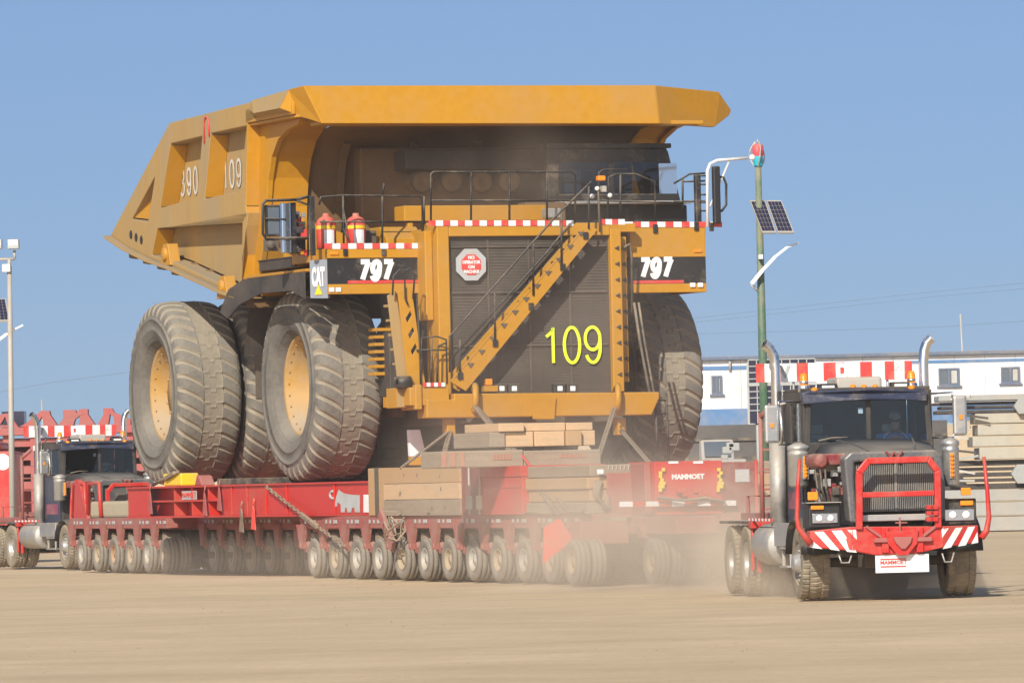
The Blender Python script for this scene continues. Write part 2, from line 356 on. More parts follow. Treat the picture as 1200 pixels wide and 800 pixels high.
# ------------------------------------------------------------------ tyres and rims
def big_tyre(R=2.0, W=1.48, N=38, K=8):
    h = W / 2
    # (w, r, lug depth, angular shift in lug pitches)
    cols = []
    side = [(.60, 1.02), (.70, 1.05), (.80, 1.10), (.86, 1.14), (.875, 1.145), (.875, 1.165), (.91, 1.19), (.94, 1.24), (.975, 1.33), (1.0, 1.37), (1.0, 1.39), (.985, 1.395), (1.0, 1.50), (.992, 1.58), (1.012, 1.59), (1.012, 1.62), (.985, 1.63), (.965, 1.68)]
    for a, r in side: cols.append((-h * a, r, 0, 1.10, 0))
    sh = [(.965, 1.685, .0), (.955, 1.75, .045), (.93, 1.82, .075), (.88, 1.89, .10), (.80, 1.938, .10), (.70, 1.962, .10), (.60, 1.975, .10), (.50, 1.983, .095), (.40, 1.99, .085), (.31, 1.993, .075)]
    for a, r, d in sh: cols.append((-h * a, r, d, .22 + .88 * (max(a - .31, 0) / .655) ** .75, 1))
    cen = [(.295, .03, 2), (.28, .006, 2), (.10, .006, 2), (.08, .006, 2), (-.08, .006, 2), (-.10, .006, 2), (-.28, .006, 2), (-.295, .03, 2)]
    zz = [.22, .2, .2, -.08, -.08, .2, .2, .1]
    for (a, d, t), z in zip(cen, zz): cols.append((-h * a, 1.995, d, z, t))
    for a, r, d in reversed(sh): cols.append((h * a, r, d, .0 - .85 * (max(a - .31, 0) / .655) ** 1.25, 1))
    for a, r in reversed(side): cols.append((h * a, r, 0, -.85, 0))
    mb = MB(); n = len(cols); S = N * K
    low = {}
    sc_ = R / 2.0
    vs = []
    for k in range(S):
        j = k % K
        for i, (w, r, d, shf, kind) in enumerate(cols):
            ph = 2 * PI * (k + shf * K) / S
            rr = r - (.022 if kind == 2 and d == .006 else 0)
            if kind == 0: rr += .006 * math.sin(k * 2 * PI / S * 9 + w * 5)
            if kind == 1 and j in (0, 1): rr = r - d * .62
            elif kind == 2 and j == 0: rr = r - d
            rr *= sc_
            vs.append((w, -rr * math.cos(ph), rr * math.sin(ph)))
    fs0, fs1, fs2 = [], [], []
    for k in range(S):
        j = k % K
        for i in range(n - 1):
            a = cols[i]; b = cols[i + 1]
            q = [k * n + i, k * n + i + 1, ((k + 1) % S) * n + i + 1, ((k + 1) % S) * n + i]
            if a[4] == 0 and b[4] == 0: fs0.append(q)
            elif a[4] == 1 and b[4] == 1 and j == 0: fs1.append(q)
            elif a[4] == 1 and b[4] == 1 and j in (1, 2, 7): fs2.append((q, 1 if j in (1, 7) else 2))
            elif a[4] == 2 and b[4] == 2: fs2.append((q, 3))
            else: fs2.append((q, 2))
    mb.add(vs, fs0, 0, True)
    o = 0
    for q in fs1: mb.f.append(q); mb.m.append(1); mb.sm.append(False)
    for q, mi in fs2: mb.f.append(q); mb.m.append(mi); mb.sm.append(False)
    return mb

def rim_mb(front=True, hw=.74):
    mb = MB()
    s = -1
    prof = [(.62, hw + .02 - 1.1), (.98, hw - .75), (1.0, hw - .40), (1.05, hw - .38), (1.06, hw - .30), (1.02, hw - .27), (.99, hw - .29), (.975, hw - .30), (.965, hw - .36), (.93, hw - .38), (.92, hw - .42), (.89, hw - .44), (.875, hw - .62), (.84, hw - .66)]
    if front: prof += [(.82, hw - 1.0), (.64, hw - 1.04), (.62, hw - .92), (.40, hw - .90), (.38, hw - .80), (0.001, hw - .78)]
    else: prof += [(.78, hw - .90), (.66, hw - .94), (.64, hw - .60), (.60, hw - .54), (.38, hw - .52), (.36, hw - .46), (.001, hw - .46)]
    mb.lathe(prof, (0, 0, 0), 'x', 48, 0, s)
    for k in range(24):
        a = 2 * PI * k / 24; r = .93
        y, z = r * math.cos(a), r * math.sin(a)
        mb.cyl((-(hw - .37), y, z), (-(hw - .345), y, z), .018, 6)
    for k in range(12):
        a = 2 * PI * k / 12; r = .51; d = .91 if front else .53
        mb.cyl((-(hw - d), r * math.cos(a), r * math.sin(a)), (-(hw - d + .05), r * math.cos(a), r * math.sin(a)), .03, 6)
    return mb

# ================================================================== THE DUMP TRUCK
ZD = 1.90
truck = thing('dump_truck', T, 0, 3.5, ZD, 'huge yellow mining dump truck with raised canopy, chained down on the red transporter', 'dump truck')
toff = OFF[truck]
tyre_me = big_tyre().mesh('tyre', ['tyre', 'groove', 'tread', 'treadmid'])
rimf_me = rim_mb(True).mesh('rim', ['rimyel']); rimr_me = rim_mb(False).mesh('rim', ['rimyel'])
for (x, y, fr_, flip) in [(-3.42, 0, 1, 0), (3.66, 0, 1, 1), (-3.98, 7.35, 0, 0), (-2.42, 7.35, 0, 0), (2.42, 7.35, 0, 1), (3.98, 7.35, 0, 1)]:
    t = link('tyre', tyre_me, truck); t.location = (x - toff[0], y - toff[1], 2.0)
    t.rotation_euler = (random.uniform(0, 1), 0, 0)
    r = link('rim', rimf_me if fr_ else rimr_me, t)
    if flip: r.rotation_euler = (0, 0, PI)

# ---- body sides
def ZP(u, v, x=-4.6): return T.ox(120 + u / 2.9625, 80 + v / 2.9625, x)
outline = [ZP(28, 580), ZP(232, 190), ZP(545, 110), (-.2, 9.72), (.2, 9.42), (.93, 9.36), ZP(497, 480), (1.08, 7.45), (1.36, 7.3), ZP(482, 790), ZP(430, 773), ZP(250, 690), ZP(170, 662), ZP(90, 622)]
def xs_(p, q, t): return (p[0] + (q[0] - p[0]) * t, p[1] + (q[1] - p[1]) * t)
holes = [[ZP(103, 523), ZP(158, 535), ZP(182, 375)],
         [ZP(236, 262), ZP(346, 236), ZP(328, 448), ZP(200, 486)],
         [ZP(376, 226), ZP(500, 200), ZP(480, 424), ZP(354, 455)],
         [ZP(190, 556), ZP(505, 500), ZP(500, 545), ZP(468, 770), ZP(430, 757), ZP(250, 672), ZP(172, 648)]]
for sgn in (-1, 1):
    mb = MB()
    mb.prism('x', outline, sgn * 4.2, sgn * 4.6, 0, holes)
    o = part('body_side', mb, 'yellow_dusty', truck, .03)
    # clean front-facing rib flanks take the brighter paint
    mb = MB(); mb.prism('x', [ZP(60, 560), ZP(236, 215), ZP(500, 180), (.98, 8.0), (1.15, 7.4), (1.5, 6.05), ZP(430, 750), ZP(250, 668), ZP(172, 640)], sgn * 4.08, sgn * 4.197, 0)
    part('body_panel', mb, 'yellow_dusty', truck)
    # thin sheets of the brighter yellow laid over the front flanks of the ribs
    def flank(a, b, mb=None):
        own = mb is None; mb = mb or MB()
        (y0, z0), (y1, z1) = a, b
        t = .012
        mb.add([(sgn * 4.205, y0 - t, z0), (sgn * 4.59, y0 - t, z0), (sgn * 4.59, y1 - t, z1), (sgn * 4.205, y1 - t, z1)], [(0, 1, 2, 3)])
        mb.add([(sgn * 4.205, y0 - t - .01, z0), (sgn * 4.59, y0 - t - .01, z0), (sgn * 4.59, y1 - t - .01, z1), (sgn * 4.205, y1 - t - .01, z1)], [(0, 3, 2, 1)])
        if own: part('rib_flank', mb, 'yellow', truck)
    for hl, i, j in ((holes[1], 3, 0), (holes[2], 3, 0), (holes[3], 6, 0)):
        a = hl[i]; b = hl[j]
        a2 = xs_(a, b, .03); b2 = xs_(a, b, .97); flank(a2, b2)
    fm = MB()
    for p, q in ((outline[5], outline[6]), (outline[6], outline[7]), (outline[7], outline[8]), (outline[8], outline[9])):
        flank(xs_(p, q, .01), xs_(p, q, .99), fm)
    part('rib_flank', fm, 'yellow', truck)
    tr3 = holes[0]; mb = MB()
    mb.add([(sgn * 4.57, tr3[0][0] - .03, tr3[0][1] + .03), (sgn * 4.24, tr3[1][0] + .02, tr3[1][1] + .03), (sgn * 4.24, tr3[2][0] + .02, tr3[2][1] - .04)], [(0, 1, 2)])
    part('tail_panel', mb, 'yellow', truck)
    # tail triangle back face and bottom edge flange
    mb = MB(); b0 = [outline[0], outline[-1], outline[-2], outline[-3], outline[-4], outline[-5]]
    for p, q in zip(b0, b0[1:]): mb.bar((sgn * 4.45, p[0], p[1] - .03), (sgn * 4.45, q[0], q[1] - .03), .62, .06)
    part('bottom_flange', mb, 'yellow_dusty', truck, .01)
for u in (98, 116, 134):
    mb = MB(); y, z = ZP(u, 578 + (u - 98) * .5, -4.61); mb.lathe([(.001, 0), (.085, 0)], (-4.612, y, z), 'x', 20); mb.lathe([(.085, -.0), (.10, .0)], (-4.606, y, z), 'x', 20)
    part('tail_hole', mb, 'black', truck)
# body numbers
y, z = ZP(303, 393, -4.2); strokes('body_number', '390', .62, .33, .12, .07, 'bodywhite', truck, (-4.215, y, z), 'side', .0)
y, z = ZP(452, 367, -4.2); strokes('body_number', '109', .62, .35, .10, .07, 'bodywhite', truck, (-4.215, y, z), 'side', .0)
# red loop mark on the rib
y, z = ZP(364, 205)
mb = MB(); mb.tube([(-4.615, y + .17, z - .33), (-4.615, y + .17, z + .05), (-4.615, y + .1, z + .2), (-4.615, y - .05, z + .22), (-4.615, y - .15, z + .1), (-4.615, y - .17, z - .2)], .022, 6)
part('paint_mark', mb, 'redsign', truck)
# lug brackets on the lower side
for (u, v) in ((243, 645), (440, 757)):
    y, z = ZP(u, v, -4.5); mb = MB()
    mb.prism('x', [(y - .35, z - .25), (y + .4, z - .25), (y + .15, z + .22), (y - .15, z + .22)], -4.66, -4.42)
    mb.lathe([(.001, .07), (.10, .07), (.14, .05), (.15, 0)], (-4.66, y, z), 'x', 20, sgn=-1)
    part('lifting_lug', mb, 'yellow', truck, .015)
# floor with cross ribs, tail ribs
mb = MB()
fl = [(1.5, 5.75), (2.5, 5.93), (6, 6.62), (7.6, 6.83), (10.4, 7.36)]
mb.prism('x', fl + [(p[0], p[1] + .18) for p in reversed(fl)], -4.07, 4.07)
for k in range(9):
    y = 1.9 + k * 1.0; z = 5.82 + (y - 1.5) * .192 if y < 6 else 6.62 + (y - 6) * .16
    mb.prism('x', [(y - .22, z - .34), (y + .22, z - .30), (y + .3, z + .02), (y - .3, z)], -4.3, 4.3)
for sx in (-1.6, 1.6): mb.prism('x', [(1.6, 5.3), (7.5, 6.35), (7.5, 6.8), (1.6, 5.75)], sx - .25, sx + .25)
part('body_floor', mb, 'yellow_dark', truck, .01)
# front wall, curving up into the canopy underside
prof = [(-2.35, 9.16), (-1.2, 9.20), (-.35, 9.12), (.15, 8.92), (.48, 8.6), (.64, 8.2), (.75, 7.7), (1.0, 6.9), (1.55, 5.8)]
mb = MB(); back = [(p[0] + (.08 if i > 2 else 0), p[1] + .12) for i, p in enumerate(prof)]
n = len(prof)
for (a, b) in ((-3.45, 3.62),):
    vs = []
    for p in prof: vs += [(a, p[0], p[1]), (b, p[0], p[1])]
    fs = [(2 * i, 2 * i + 1, 2 * i + 3, 2 * i + 2) for i in range(n - 1)]
    mb.add(vs, fs, 0, True)
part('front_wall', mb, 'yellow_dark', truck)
for k in range(5):
    mb = MB(); x = -2.7 + k * 1.45
    for p, q in zip(prof[3:], prof[4:]): mb.bar((x, p[0] - .05, p[1]), (x, q[0] - .05, q[1]), .16, .12, up=(0, 1, 0))
    part('wall_stiffener', mb, 'yellow_dark', truck)
# lit corner columns and gussets
for sgn in (-1, 1):
    mb = MB()
    x0, x1 = (-4.195, -3.42) if sgn < 0 else (3.6, 4.195)
    pr2 = [(-1.3, 9.28), (-.55, 9.15), (-.05, 8.95), (.3, 8.6), (.5, 8.2), (.62, 7.75), (.66, 7.6), (.85, 6.9), (1.45, 5.8)]
    vs = []
    for p in pr2: vs += [(x0, p[0], p[1]), (x1, p[0], p[1])]
    mb.add(vs, [(2 * i, 2 * i + 1, 2 * i + 3, 2 * i + 2) for i in range(len(pr2) - 1)], 0, False)
    vs = [(x1 if sgn < 0 else x0, p[0], p[1]) for p in pr2] + [(x1 if sgn < 0 else x0, p[0] + .45, p[1]) for p in pr2]
    mb.add(vs, [(i, i + 1, i + 1 + len(pr2), i + len(pr2)) for i in range(len(pr2) - 1)])
    part('corner_column', mb, 'yellow', truck)
    mb = MB()
    mb.prism('x', [(-1.6, 9.3), (1.2, 9.3), (1.3, 7.6), (1.6, 5.9), (1.38, 5.9), (.83, 6.9), (.62, 7.6), (.47, 8.15), (.22, 8.62), (-.2, 8.95), (-.8, 9.12), (-1.5, 9.2)], sgn * 4.2, sgn * 4.32)
    part('gusset', mb, 'yellow', truck, .01)
# dome boss and plate under the left column
mb = MB()
x, z = T.oy(325, 215, .3); mb.lathe([(.001, -.42), (.22, -.36), (.38, -.2), (.44, 0), (.45, .5)], (-3.72, .5, 7.18), 'y', 24)
part('pivot_boss', mb, 'yellow', truck)
mb = MB(); mb.prism('y', [(-4.1, 7.55), (-3.42, 7.62), (-3.42, 7.25), (-3.0, 7.1), (-1.6, 6.6), (-1.6, 6.3), (-4.1, 6.3)], .15, .28)
part('front_plate', mb, 'yellow', truck, .01)
# canopy
mb = MB()
plan = [(-4.6, .3), (-4.6, -1.95), (-4.22, -2.6), (3.08, -2.6), (4.72, -1.75), (4.72, -1.2), (4.6, .3)]
mb.prism('z', plan, 9.66, 9.78)
for _s in (-1,): mb.box(_s * 4.60, _s * 4.54, -1.98, 1.0, 9.361, 9.659)
mb.prism('z', [(-4.55, 1.0), (-4.55, -1.9), (-4.2, -2.4), (3.0, -2.4), (4.6, -1.7), (4.55, 1.0)], 9.30, 9.36)
fas = [((-4.62, -1.85), (-4.22, -2.6)), ((-4.22, -2.6), (3.1, -2.6)), ((3.1, -2.6), (4.74, -1.75))]
def fascia(a, b, zt0, zb0, zt1, zb1, lean=.10, th=.1):
    d = Vector((b[0] - a[0], b[1] - a[1], 0)).normalized(); nrm = Vector((d.y, -d.x, 0))
    A = Vector((a[0], a[1], 0)); B = Vector((b[0], b[1], 0))
    vs = []
    for P, zt, zb in ((A, zt0, zb0), (B, zt1, zb1)):
        for off, z in ((0, zt), (lean, zb), (lean - th, zb), (-th, zt)):
            v = P + nrm * off; vs.append((v.x, v.y, z))
    mb.add(vs, [(0, 1, 5, 4), (1, 2, 6, 5), (2, 3, 7, 6), (3, 0, 4, 7), (0, 3, 2, 1), (4, 5, 6, 7)])
def slab(q, t=(0, .1, 0)):
    tv = Vector(t); vs = [Vector(p) for p in q] + [Vector(p) + tv for p in q]
    mb.add(vs, [(0, 1, 2, 3), (7, 6, 5, 4), (0, 4, 5, 1), (1, 5, 6, 2), (2, 6, 7, 3), (3, 7, 4, 0)])
slab([(-4.57, -2.6, 9.90), (3.1, -2.6, 9.92), (3.13, -2.70, 9.12), (-4.22, -2.70, 9.13)])
slab([(-4.66, -1.9, 9.87), (-4.575, -2.598, 9.90), (-4.225, -2.698, 9.13), (-4.5, -1.9, 9.34)], (.1, .02, 0)); slab([(3.1, -2.6, 9.915), (4.88, -1.75, 9.84), (4.74, -1.80, 9.10), (3.13, -2.70, 9.12)], (-.04, .09, 0))
slab([(4.88, -1.75, 9.84), (5.26, -1.5, 9.47), (5.20, -1.52, 9.36), (4.74, -1.80, 9.10)], (-.09, .04, 0))
mb.prism('x', [(-1.9, 9.12), (-2.5, 9.12), (-2.5, 9.2), (-1.9, 9.2)], -4.2, 4.2)
part('canopy', mb, 'yellow', truck, .015)
for sgn in (-1,):
    mb = MB(); mb.add([(sgn * 4.64, -1.92, 9.87), (sgn * 4.63, .5, 9.80), (sgn * 4.62, .7, 9.62), (sgn * 4.80, -.1, 9.5), (sgn * 4.80, -1.75, 9.5), (sgn * 4.3, -1.85, 9.29), (sgn * 4.3, .9, 9.34)],
           [(0, 1, 2, 3, 4), (4, 3, 6, 5), (3, 2, 6)])
    mb.add([(sgn * 4.64, -1.93, 9.87), (sgn * 4.80, -1.76, 9.5), (sgn * 4.3, -1.86, 9.29), (sgn * 4.5, -1.97, 9.36)], [(0, 1, 2, 3)], 1)
    part('canopy_side_lip', mb, ['yellow_dusty', 'yellow'], truck)

# ---- chassis
mb = MB()
for x in (-1.3, 1.3):
    mb.prism('x', [(-3.6, 3.5), (3.0, 3.6), (8.5, 4.2), (8.9, 5.3), (7.5, 5.9), (3, 5.0), (-3.6, 4.7)], x - .3, x + .3)
mb.box(-2.9, 2.9, -.5, .5, 3.3, 4.3); mb.box(-2.2, 2.2, 6.6, 8.1, 3.1, 4.7)
mb.lathe([(.75, -2.2), (.95, -1.2), (.95, 1.2), (.75, 2.2)], (0, 7.35, 3.9), 'x', 24)
mb.box(-2.6, 2.6, 2.7, 3.7, 4.2, 5.0)
mb.box(-1.9, 1.9, -3.4, -.5, 3.0, 4.8)
mb.box(-3.2, -1.6, 1.8, 4.9, 3.7, 5.0)
mb.box(1.6, 3.2, 1.8, 4.9, 3.7, 5.0)
mb.box(-1.9, 2.2, 3.0, 6.0, 2.35, 3.7); mb.box(-1.2, 1.2, -3.0, 2.9, 2.6, 3.4)
part('chassis', mb, 'chassis', truck, .03)
mb = MB()
for sa, sb, sr_ in (((-2.2, -1.1, 3.2), (-2.2, -.9, 6.2), .22), ((2.2, -1.1, 3.2), (2.2, -.9, 6.2), .22), ((-3.0, 3.1, 3.2), (-3.0, 2.6, 6.2), .2), ((3.0, 3.1, 3.2), (3.0, 2.6, 6.2), .2)):
    mb = MB(); mb.cyl(sa, sb, sr_, 16); part('strut', mb, 'chassis', truck)
mb = MB(); mb.cyl((-1.9, 3.4, 3.1), (-1.9, 5.2, 3.1), .6, 20); part('air_tank', mb, 'chassis', truck)
# mudguards: dark curved sheet over the front wheels
for sgn in (-1, 1):
    mb = MB(); vs = []
    zt = 6.2 if sgn < 0 else 6.5
    pr = [(-3.3, zt - .55), (-2.9, zt - .18), (-1.5, zt - .08), (.2, zt - .1), (1.3, zt - .25), (2.0, zt - .75), (2.3, zt - 1.6)]
    for p in pr: vs += [((-4.3 if sgn < 0 else 3.7), p[0], p[1]), (sgn * 1.9, p[0], p[1])]
    mb.add(vs, [(2 * i, 2 * i + 1, 2 * i + 3, 2 * i + 2) for i in range(len(pr) - 1)], 0, True)
    part('mudguard', mb, 'blackdust', truck)

# ---- decks
def quadY(mb, pts, y0, y1, m=0):
    """outline traced on plane y0, extruded back to y1 (square to the plane)"""
    P = [T.oy(px, py, y0) for px, py in pts]; mb.prism('y', P, y0, y1, m); return P
DY = -3.4
# left deck (image left)
mb = MB(); mb.box(-4.42, -2.3, DY + .02, -1.2, 6.34, 6.58); mb.box(-4.30, -2.3, -1.19, 1.1, 6.30, 6.50); mb.box(-4.70, -4.425, -2.9, .9, 6.14, 6.2)
part('deck', mb, 'yellow', truck, .01)
mb = MB(); mb.box(-4.38, -2.32, DY + .06, -1.25, 6.581, 6.60); mb.box(-4.36, -2.32, -1.18, 1.15, 6.501, 6.52); mb.box(-4.34, -4.302, -1.18, 1.1, 6.3, 6.5); part('deck_plate', mb, 'blackdust', truck)
mb = MB()
z0 = 5.66
mb.box(-4.42, -2.3, DY - .02, DY + .14, z0, 5.86); mb.box(-4.42, -2.3, DY - .02, DY + .14, 6.38, 6.62)
part('deck_front', mb, 'yellow', truck, .01)
mb = MB(); mb.box(-4.42, -2.3, DY, DY + .12, 5.862, 6.378); part('number_panel', mb, 'black', truck)
mb = MB(); mb.box(-4.0, -2.31, DY - .012, DY - .002, 5.87, 5.93); part('red_stripe', mb, 'redsign', truck)
x, z = T.oy(440, 317, DY); strokes('deck_number', '797', .46, .26, -.012, .105, 'white', truck, (x - .02, DY - .016, z), lean=.10)
mb = MB()
for px in (388, 396):
    x, z = T.oy(px, 339.5, DY); mb.box(x - .055, x + .055, DY - .05, DY - .021, z - .045, z + .045)
part('lamp', mb, 'lens', truck, .01)
mb = MB(); x, z = T.oy(391, 297, DY); mb.box(x - .09, x + .09, DY - .05, DY - .022, z - .03, z + .03); part('indicator_lamp', mb, 'amber', truck, .01)
# corner sign: chamfer between front and side
mb = MB(); cz = 5.58
mb.add([(-4.43, DY, cz), (-4.66, DY + .40, cz + .02), (-4.66, DY + .40, 6.36), (-4.43, DY, 6.36), (-4.37, DY + .06, cz), (-4.60, DY + .46, cz + .02), (-4.60, DY + .46, 6.36), (-4.37, DY + .06, 6.36)],
       [(0, 1, 2, 3), (4, 7, 6, 5), (0, 3, 7, 4), (1, 5, 6, 2), (3, 2, 6, 7), (0, 4, 5, 1)])
cs = part('corner_sign', mb, 'signgrey', truck)
text('brand_letters', 'CAT', .50, 'white', truck, (-4.556, DY + .194, 6.0), -60, bold=.025, sx=.34)
mb = MB(); mb.prism('y', [(-.10, 0), (.10, 0), (0, .2)], -.02, -.008)
o = link('yellow_triangle', mb.mesh('yellow_triangle', ['safety']), truck); o.location = (-4.545 - toff[0], DY + .2 - toff[1], 5.66 - toff[2]); o.rotation_euler = (0, 0, R_(-60))
# sloping side skirt from the corner backwards
mb = MB(); mb.prism('x', [(-2.9, 6.13), (-2.9, 5.6), (-2.1, 5.78), (-.2, 5.80), (1.2, 5.62), (2.0, 5.35), (2.5, 5.5), (1.9, 5.95), (.9, 6.13)], -4.76, -4.72); part('side_skirt', mb, 'blackdust', truck)
# right deck (image right)
mb = MB(); mb.box(2.1, 3.82, DY + .02, 1.2, 6.78, 6.98); part('deck', mb, 'yellow', truck, .01)
mb = MB(); mb.box(2.12, 3.8, DY - .02, DY + .14, 6.345, 7.0); mb.box(2.12, 3.8, DY - .02, DY + .14, 5.62, 5.80); mb.box(3.70, 3.80, DY + .145, DY + 1.8, 5.62, 6.85)
part('deck_front', mb, 'yellow', truck, .01)
mb = MB(); mb.box(2.12, 3.8, DY, DY + .12, 5.802, 6.343); part('number_panel', mb, 'black', truck)
mb = MB(); mb.box(2.13, 3.30, DY - .012, DY - .002, 5.81, 5.87); part('red_stripe', mb, 'redsign', truck)
x, z = T.oy(768, 314, DY); strokes('deck_number', '797', .46, .26, -.012, .105, 'white', truck, (x - .02, DY - .016, z), lean=.10)
mb = MB()
for px in (811, 820):
    x, z = T.oy(px, 334, DY); mb.box(x - .055, x + .055, DY - .06, DY - .002, z - .045, z + .045)
part('lamp', mb, 'lens', truck, .01)
mb = MB(); x, z = T.oy(817, 294, DY); mb.box(x - .09, x + .09, DY - .05, DY - .022, z - .03, z + .03); part('indicator_lamp', mb, 'amber', truck, .01)

# ---- radiator
RY = -4.1
mb = MB()
mb.box(-2.33, -2.07, RY, RY + .72, 3.6, 7.03)          # left post, full depth
mb.box(-2.07, 1.42, RY, RY + .72, 6.77, 7.03)          # top
mb.box(-2.50, -2.335, RY + .25, RY + .8, 5.1, 6.9)
mb.box(1.42, 1.66, RY, RY + .72, 3.6, 6.9)
part('radiator_frame', mb, 'yellow', truck, .02)
mb = MB(); mb.box(1.70, 1.88, RY + .28, RY + .55, 3.8, 6.75)
for k in range(9):
    z = 3.95 + k * .32; mb.prism('y', [(1.50, z), (1.60, z + .05), (1.60, z - .05)], RY - .03, RY - .002, 1); mb.prism('y', [(1.76, z), (1.86, z + .05), (1.86, z - .05)], RY + .25, RY + .278, 1)
part('side_post', mb, ['yellow', 'blackdust'], truck, .008)
mb = MB(); mb.box(-2.07, 1.42, RY + .14, RY + .4, 3.6, 6.77)
for k in range(52):
    z = 3.66 + k * .06; mb.box(-2.07, 1.42, RY + .128, RY + .137, z, z + .035)
part('radiator_core', mb, 'grille', truck)
mb = MB()
for x in (-1.2, -.32, .56): mb.box(x - .02, x + .02, RY + .11, RY + .127, 3.62, 6.76)
for z in (4.55, 5.62, 6.55): mb.box(-2.0, 1.36, RY + .09, RY + .108, z, z + .03)
part('radiator_bars', mb, 'chassis', truck)
# octagon sign
x, z = T.oy(552.5, 310, RY)
def octa(r): return [(x + r * math.cos(PI / 8 + k * PI / 4), z + r * math.sin(PI / 8 + k * PI / 4)) for k in range(8)]
mb = MB(); mb.prism('y', octa(.345), RY + .02, RY + .045); osn = part('warning_sign', mb, 'greyline', truck)
mb = MB(); mb.prism('y', octa(.225), RY + .008, RY + .018); part('sign_field', mb, 'redsign', osn)
for i, s in enumerate(('NO', 'OPERATOR', 'ON', 'MACHINE')):
    text('sign_lettering', s, .088, 'white', osn, (x, RY + .004, z + .14 - i * .095), bold=.004, ext=.003, sx=.85 if len(s) > 3 else 1)
x, z = T.oy(672, 404, RY); strokes('painted_number', '109', .78, .40, .05, .065, 'neon', truck, (x, RY + .075, z))
# headlights at grille foot
for px in (581, 595.5, 649, 664):
    x, z = T.oy(px + 5, 455.5, RY - .1); mb = MB(); mb.box(x - .12, x + .12, RY - .2, RY - .03, z - .1, z + .1); h = part('headlight', mb, 'blackdust', truck, .015)
    mb = MB(); mb.box(x - .055, x + .055, RY - .22, RY - .204, z - .045, z + .055); part('lens', mb, 'lens', h, .01)
x, z = T.oy(571, 449, RY - .1)
mb = MB(); mb.box(x - .12, x + .18, RY - .25, RY - .05, z - .17, z - .05); part('beacon_mount', mb, 'yellow', truck, .01)
mb = MB(); mb.box(x - .07, x + .07, RY - .22, RY - .08, z - .04, z + .09); part('beacon', mb, 'amber', truck, .015)
# ---- bumper
BY = -4.65
mb = MB()
quadY(mb, [(500, 468), (532, 468), (532, 461), (773, 459), (773, 466), (764, 486), (500, 490)], BY, BY + .55)
mb.box(-3.15, -2.3, BY + .1, BY + .9, 3.38, 3.75)
mb.box(-3.05, -2.9, BY + .05, BY + .9, 3.3, 3.8)
part('bumper', mb, 'yellow', truck, .025)
mb = MB()
P = [T.oy(*p, BY - .05) for p in [(622, 466), (652, 466), (650, 491), (625, 491)]]; mb.prism('y', P, BY - .05, BY - .002)
part('tow_plate', mb, 'yellow', truck, .01)
for px in (555, 722):
    x, z = T.oy(px, 468, BY); mb = MB(); mb.tube([(x, BY - .02, z - .2), (x - .03, BY - .16, z - .22), (x - .03, BY - .2, z), (x - .02, BY - .18, z + .22), (x + .02, BY - .06, z + .28), (x + .04, BY + .1, z + .2)], .065, 8)
    part('tow_hook', mb, 'yellow', truck)
for px in (527, 727):
    x, z = T.oy(px, 498, BY + .3); mb = MB(); mb.box(x - .09, x + .09, BY + .2, BY + .5, z - .2, z + .15); part('tie_down_lug', mb, 'yellow', truck, .02)
# ---- diagonal stair across the radiator
SY = -4.48
mb = MB()
S0 = [T.oy(*p, SY) for p in [(528, 447), (546, 458), (701, 268), (684, 268)]]
mb.prism('y', S0, SY, SY + .03); mb.prism('y', S0, SY + .40, SY + .43)
mb.bar((S0[0][0], SY + .015, S0[0][1]), (S0[3][0], SY + .015, S0[3][1]), .05, .025)
part('stair_stringer', mb, 'yellow', truck, .004)
mb = MB(); a0 = ((S0[0][0] + S0[1][0]) / 2, (S0[0][1] + S0[1][1]) / 2); a1 = ((S0[2][0] + S0[3][0]) / 2, (S0[2][1] + S0[3][1]) / 2)
for k in range(12):
    t = (k + .5) / 12; x, z = xs_(a0, a1, t); mb.box(x - .12, x + .12, SY + .035, SY + .395, z - .02, z + .01)
    mb.prism('y', [(x - .17, z + .07), (x - .02, z + .07), (x - .10, z - .03)], SY - .02, SY - .002, 1)
part('stair_tread', mb, ['blackdust', 'chassis'], truck)
def tubesY(name, y, lines, r=.022, mat='black', seg=6):
    mb = MB()
    for ln in lines: mb.tube([(T.oy(px, py, y)[0], y, T.oy(px, py, y)[1]) for px, py in ln], r, seg)
    return part(name, mb, mat, truck)
tubesY('stair_handrail', SY - .02, [[(527, 436), (527, 394), (629, 279), (651, 254), (693, 213)], [(529, 420), (640, 297), (668, 262)], [(580, 404), (580, 343)], [(539, 441), (539, 398)], [(625, 346), (625, 285)], [(658, 315), (658, 248)], [(690, 268), (690, 218)]])
for px, py in ((580, 402), (539, 440), (659, 313), (686, 276), (622, 359)):
    mb = MB(); x, z = T.oy(px, py, SY); mb.box(x - .05, x + .05, SY - .04, SY - .003, z - .07, z + .07); part('rail_foot', mb, 'black', truck)
# ---- boarding ladder on the left
LY = -4.3
mb = MB()
def inset(P, dx=0, dz=0): return [(p[0] + dx, p[1] + dz) for p in P]
plate = [T.oy(*p, LY) for p in [(466, 341), (482, 335), (497, 440), (499, 452), (499, 477), (482, 477)]]
hol = []
for cx, cy in ((479, 371), (482, 390), (485, 409)):
    hol.append([T.oy(*p, LY) for p in [(cx - 3.5, cy + 2), (cx + 2, cy - 7), (cx + 4, cy - 2), (cx - 1.5, cy + 7.5)]])
mb.prism('y', plate, LY, LY + .05, 0, hol)
plate2 = [T.oy(*p, LY) for p in [(456, 346), (466, 341), (481, 440), (482, 477), (468, 477), (468, 445)]]
mb.prism('y', plate2, LY + .10, LY + .14, 1)
for k in range(6):
    px, py = 462 + k * 2.6, 358 + k * 17; x, z = T.oy(px, py, LY); mb.box(x - .05, x + .14, LY + .145, LY + .5, z - .02, z + .03, 1)
mb.box(plate2[4][0], plate[3][0], LY + .15, LY + .75, plate[4][1], plate[4][1] + .4, 0)
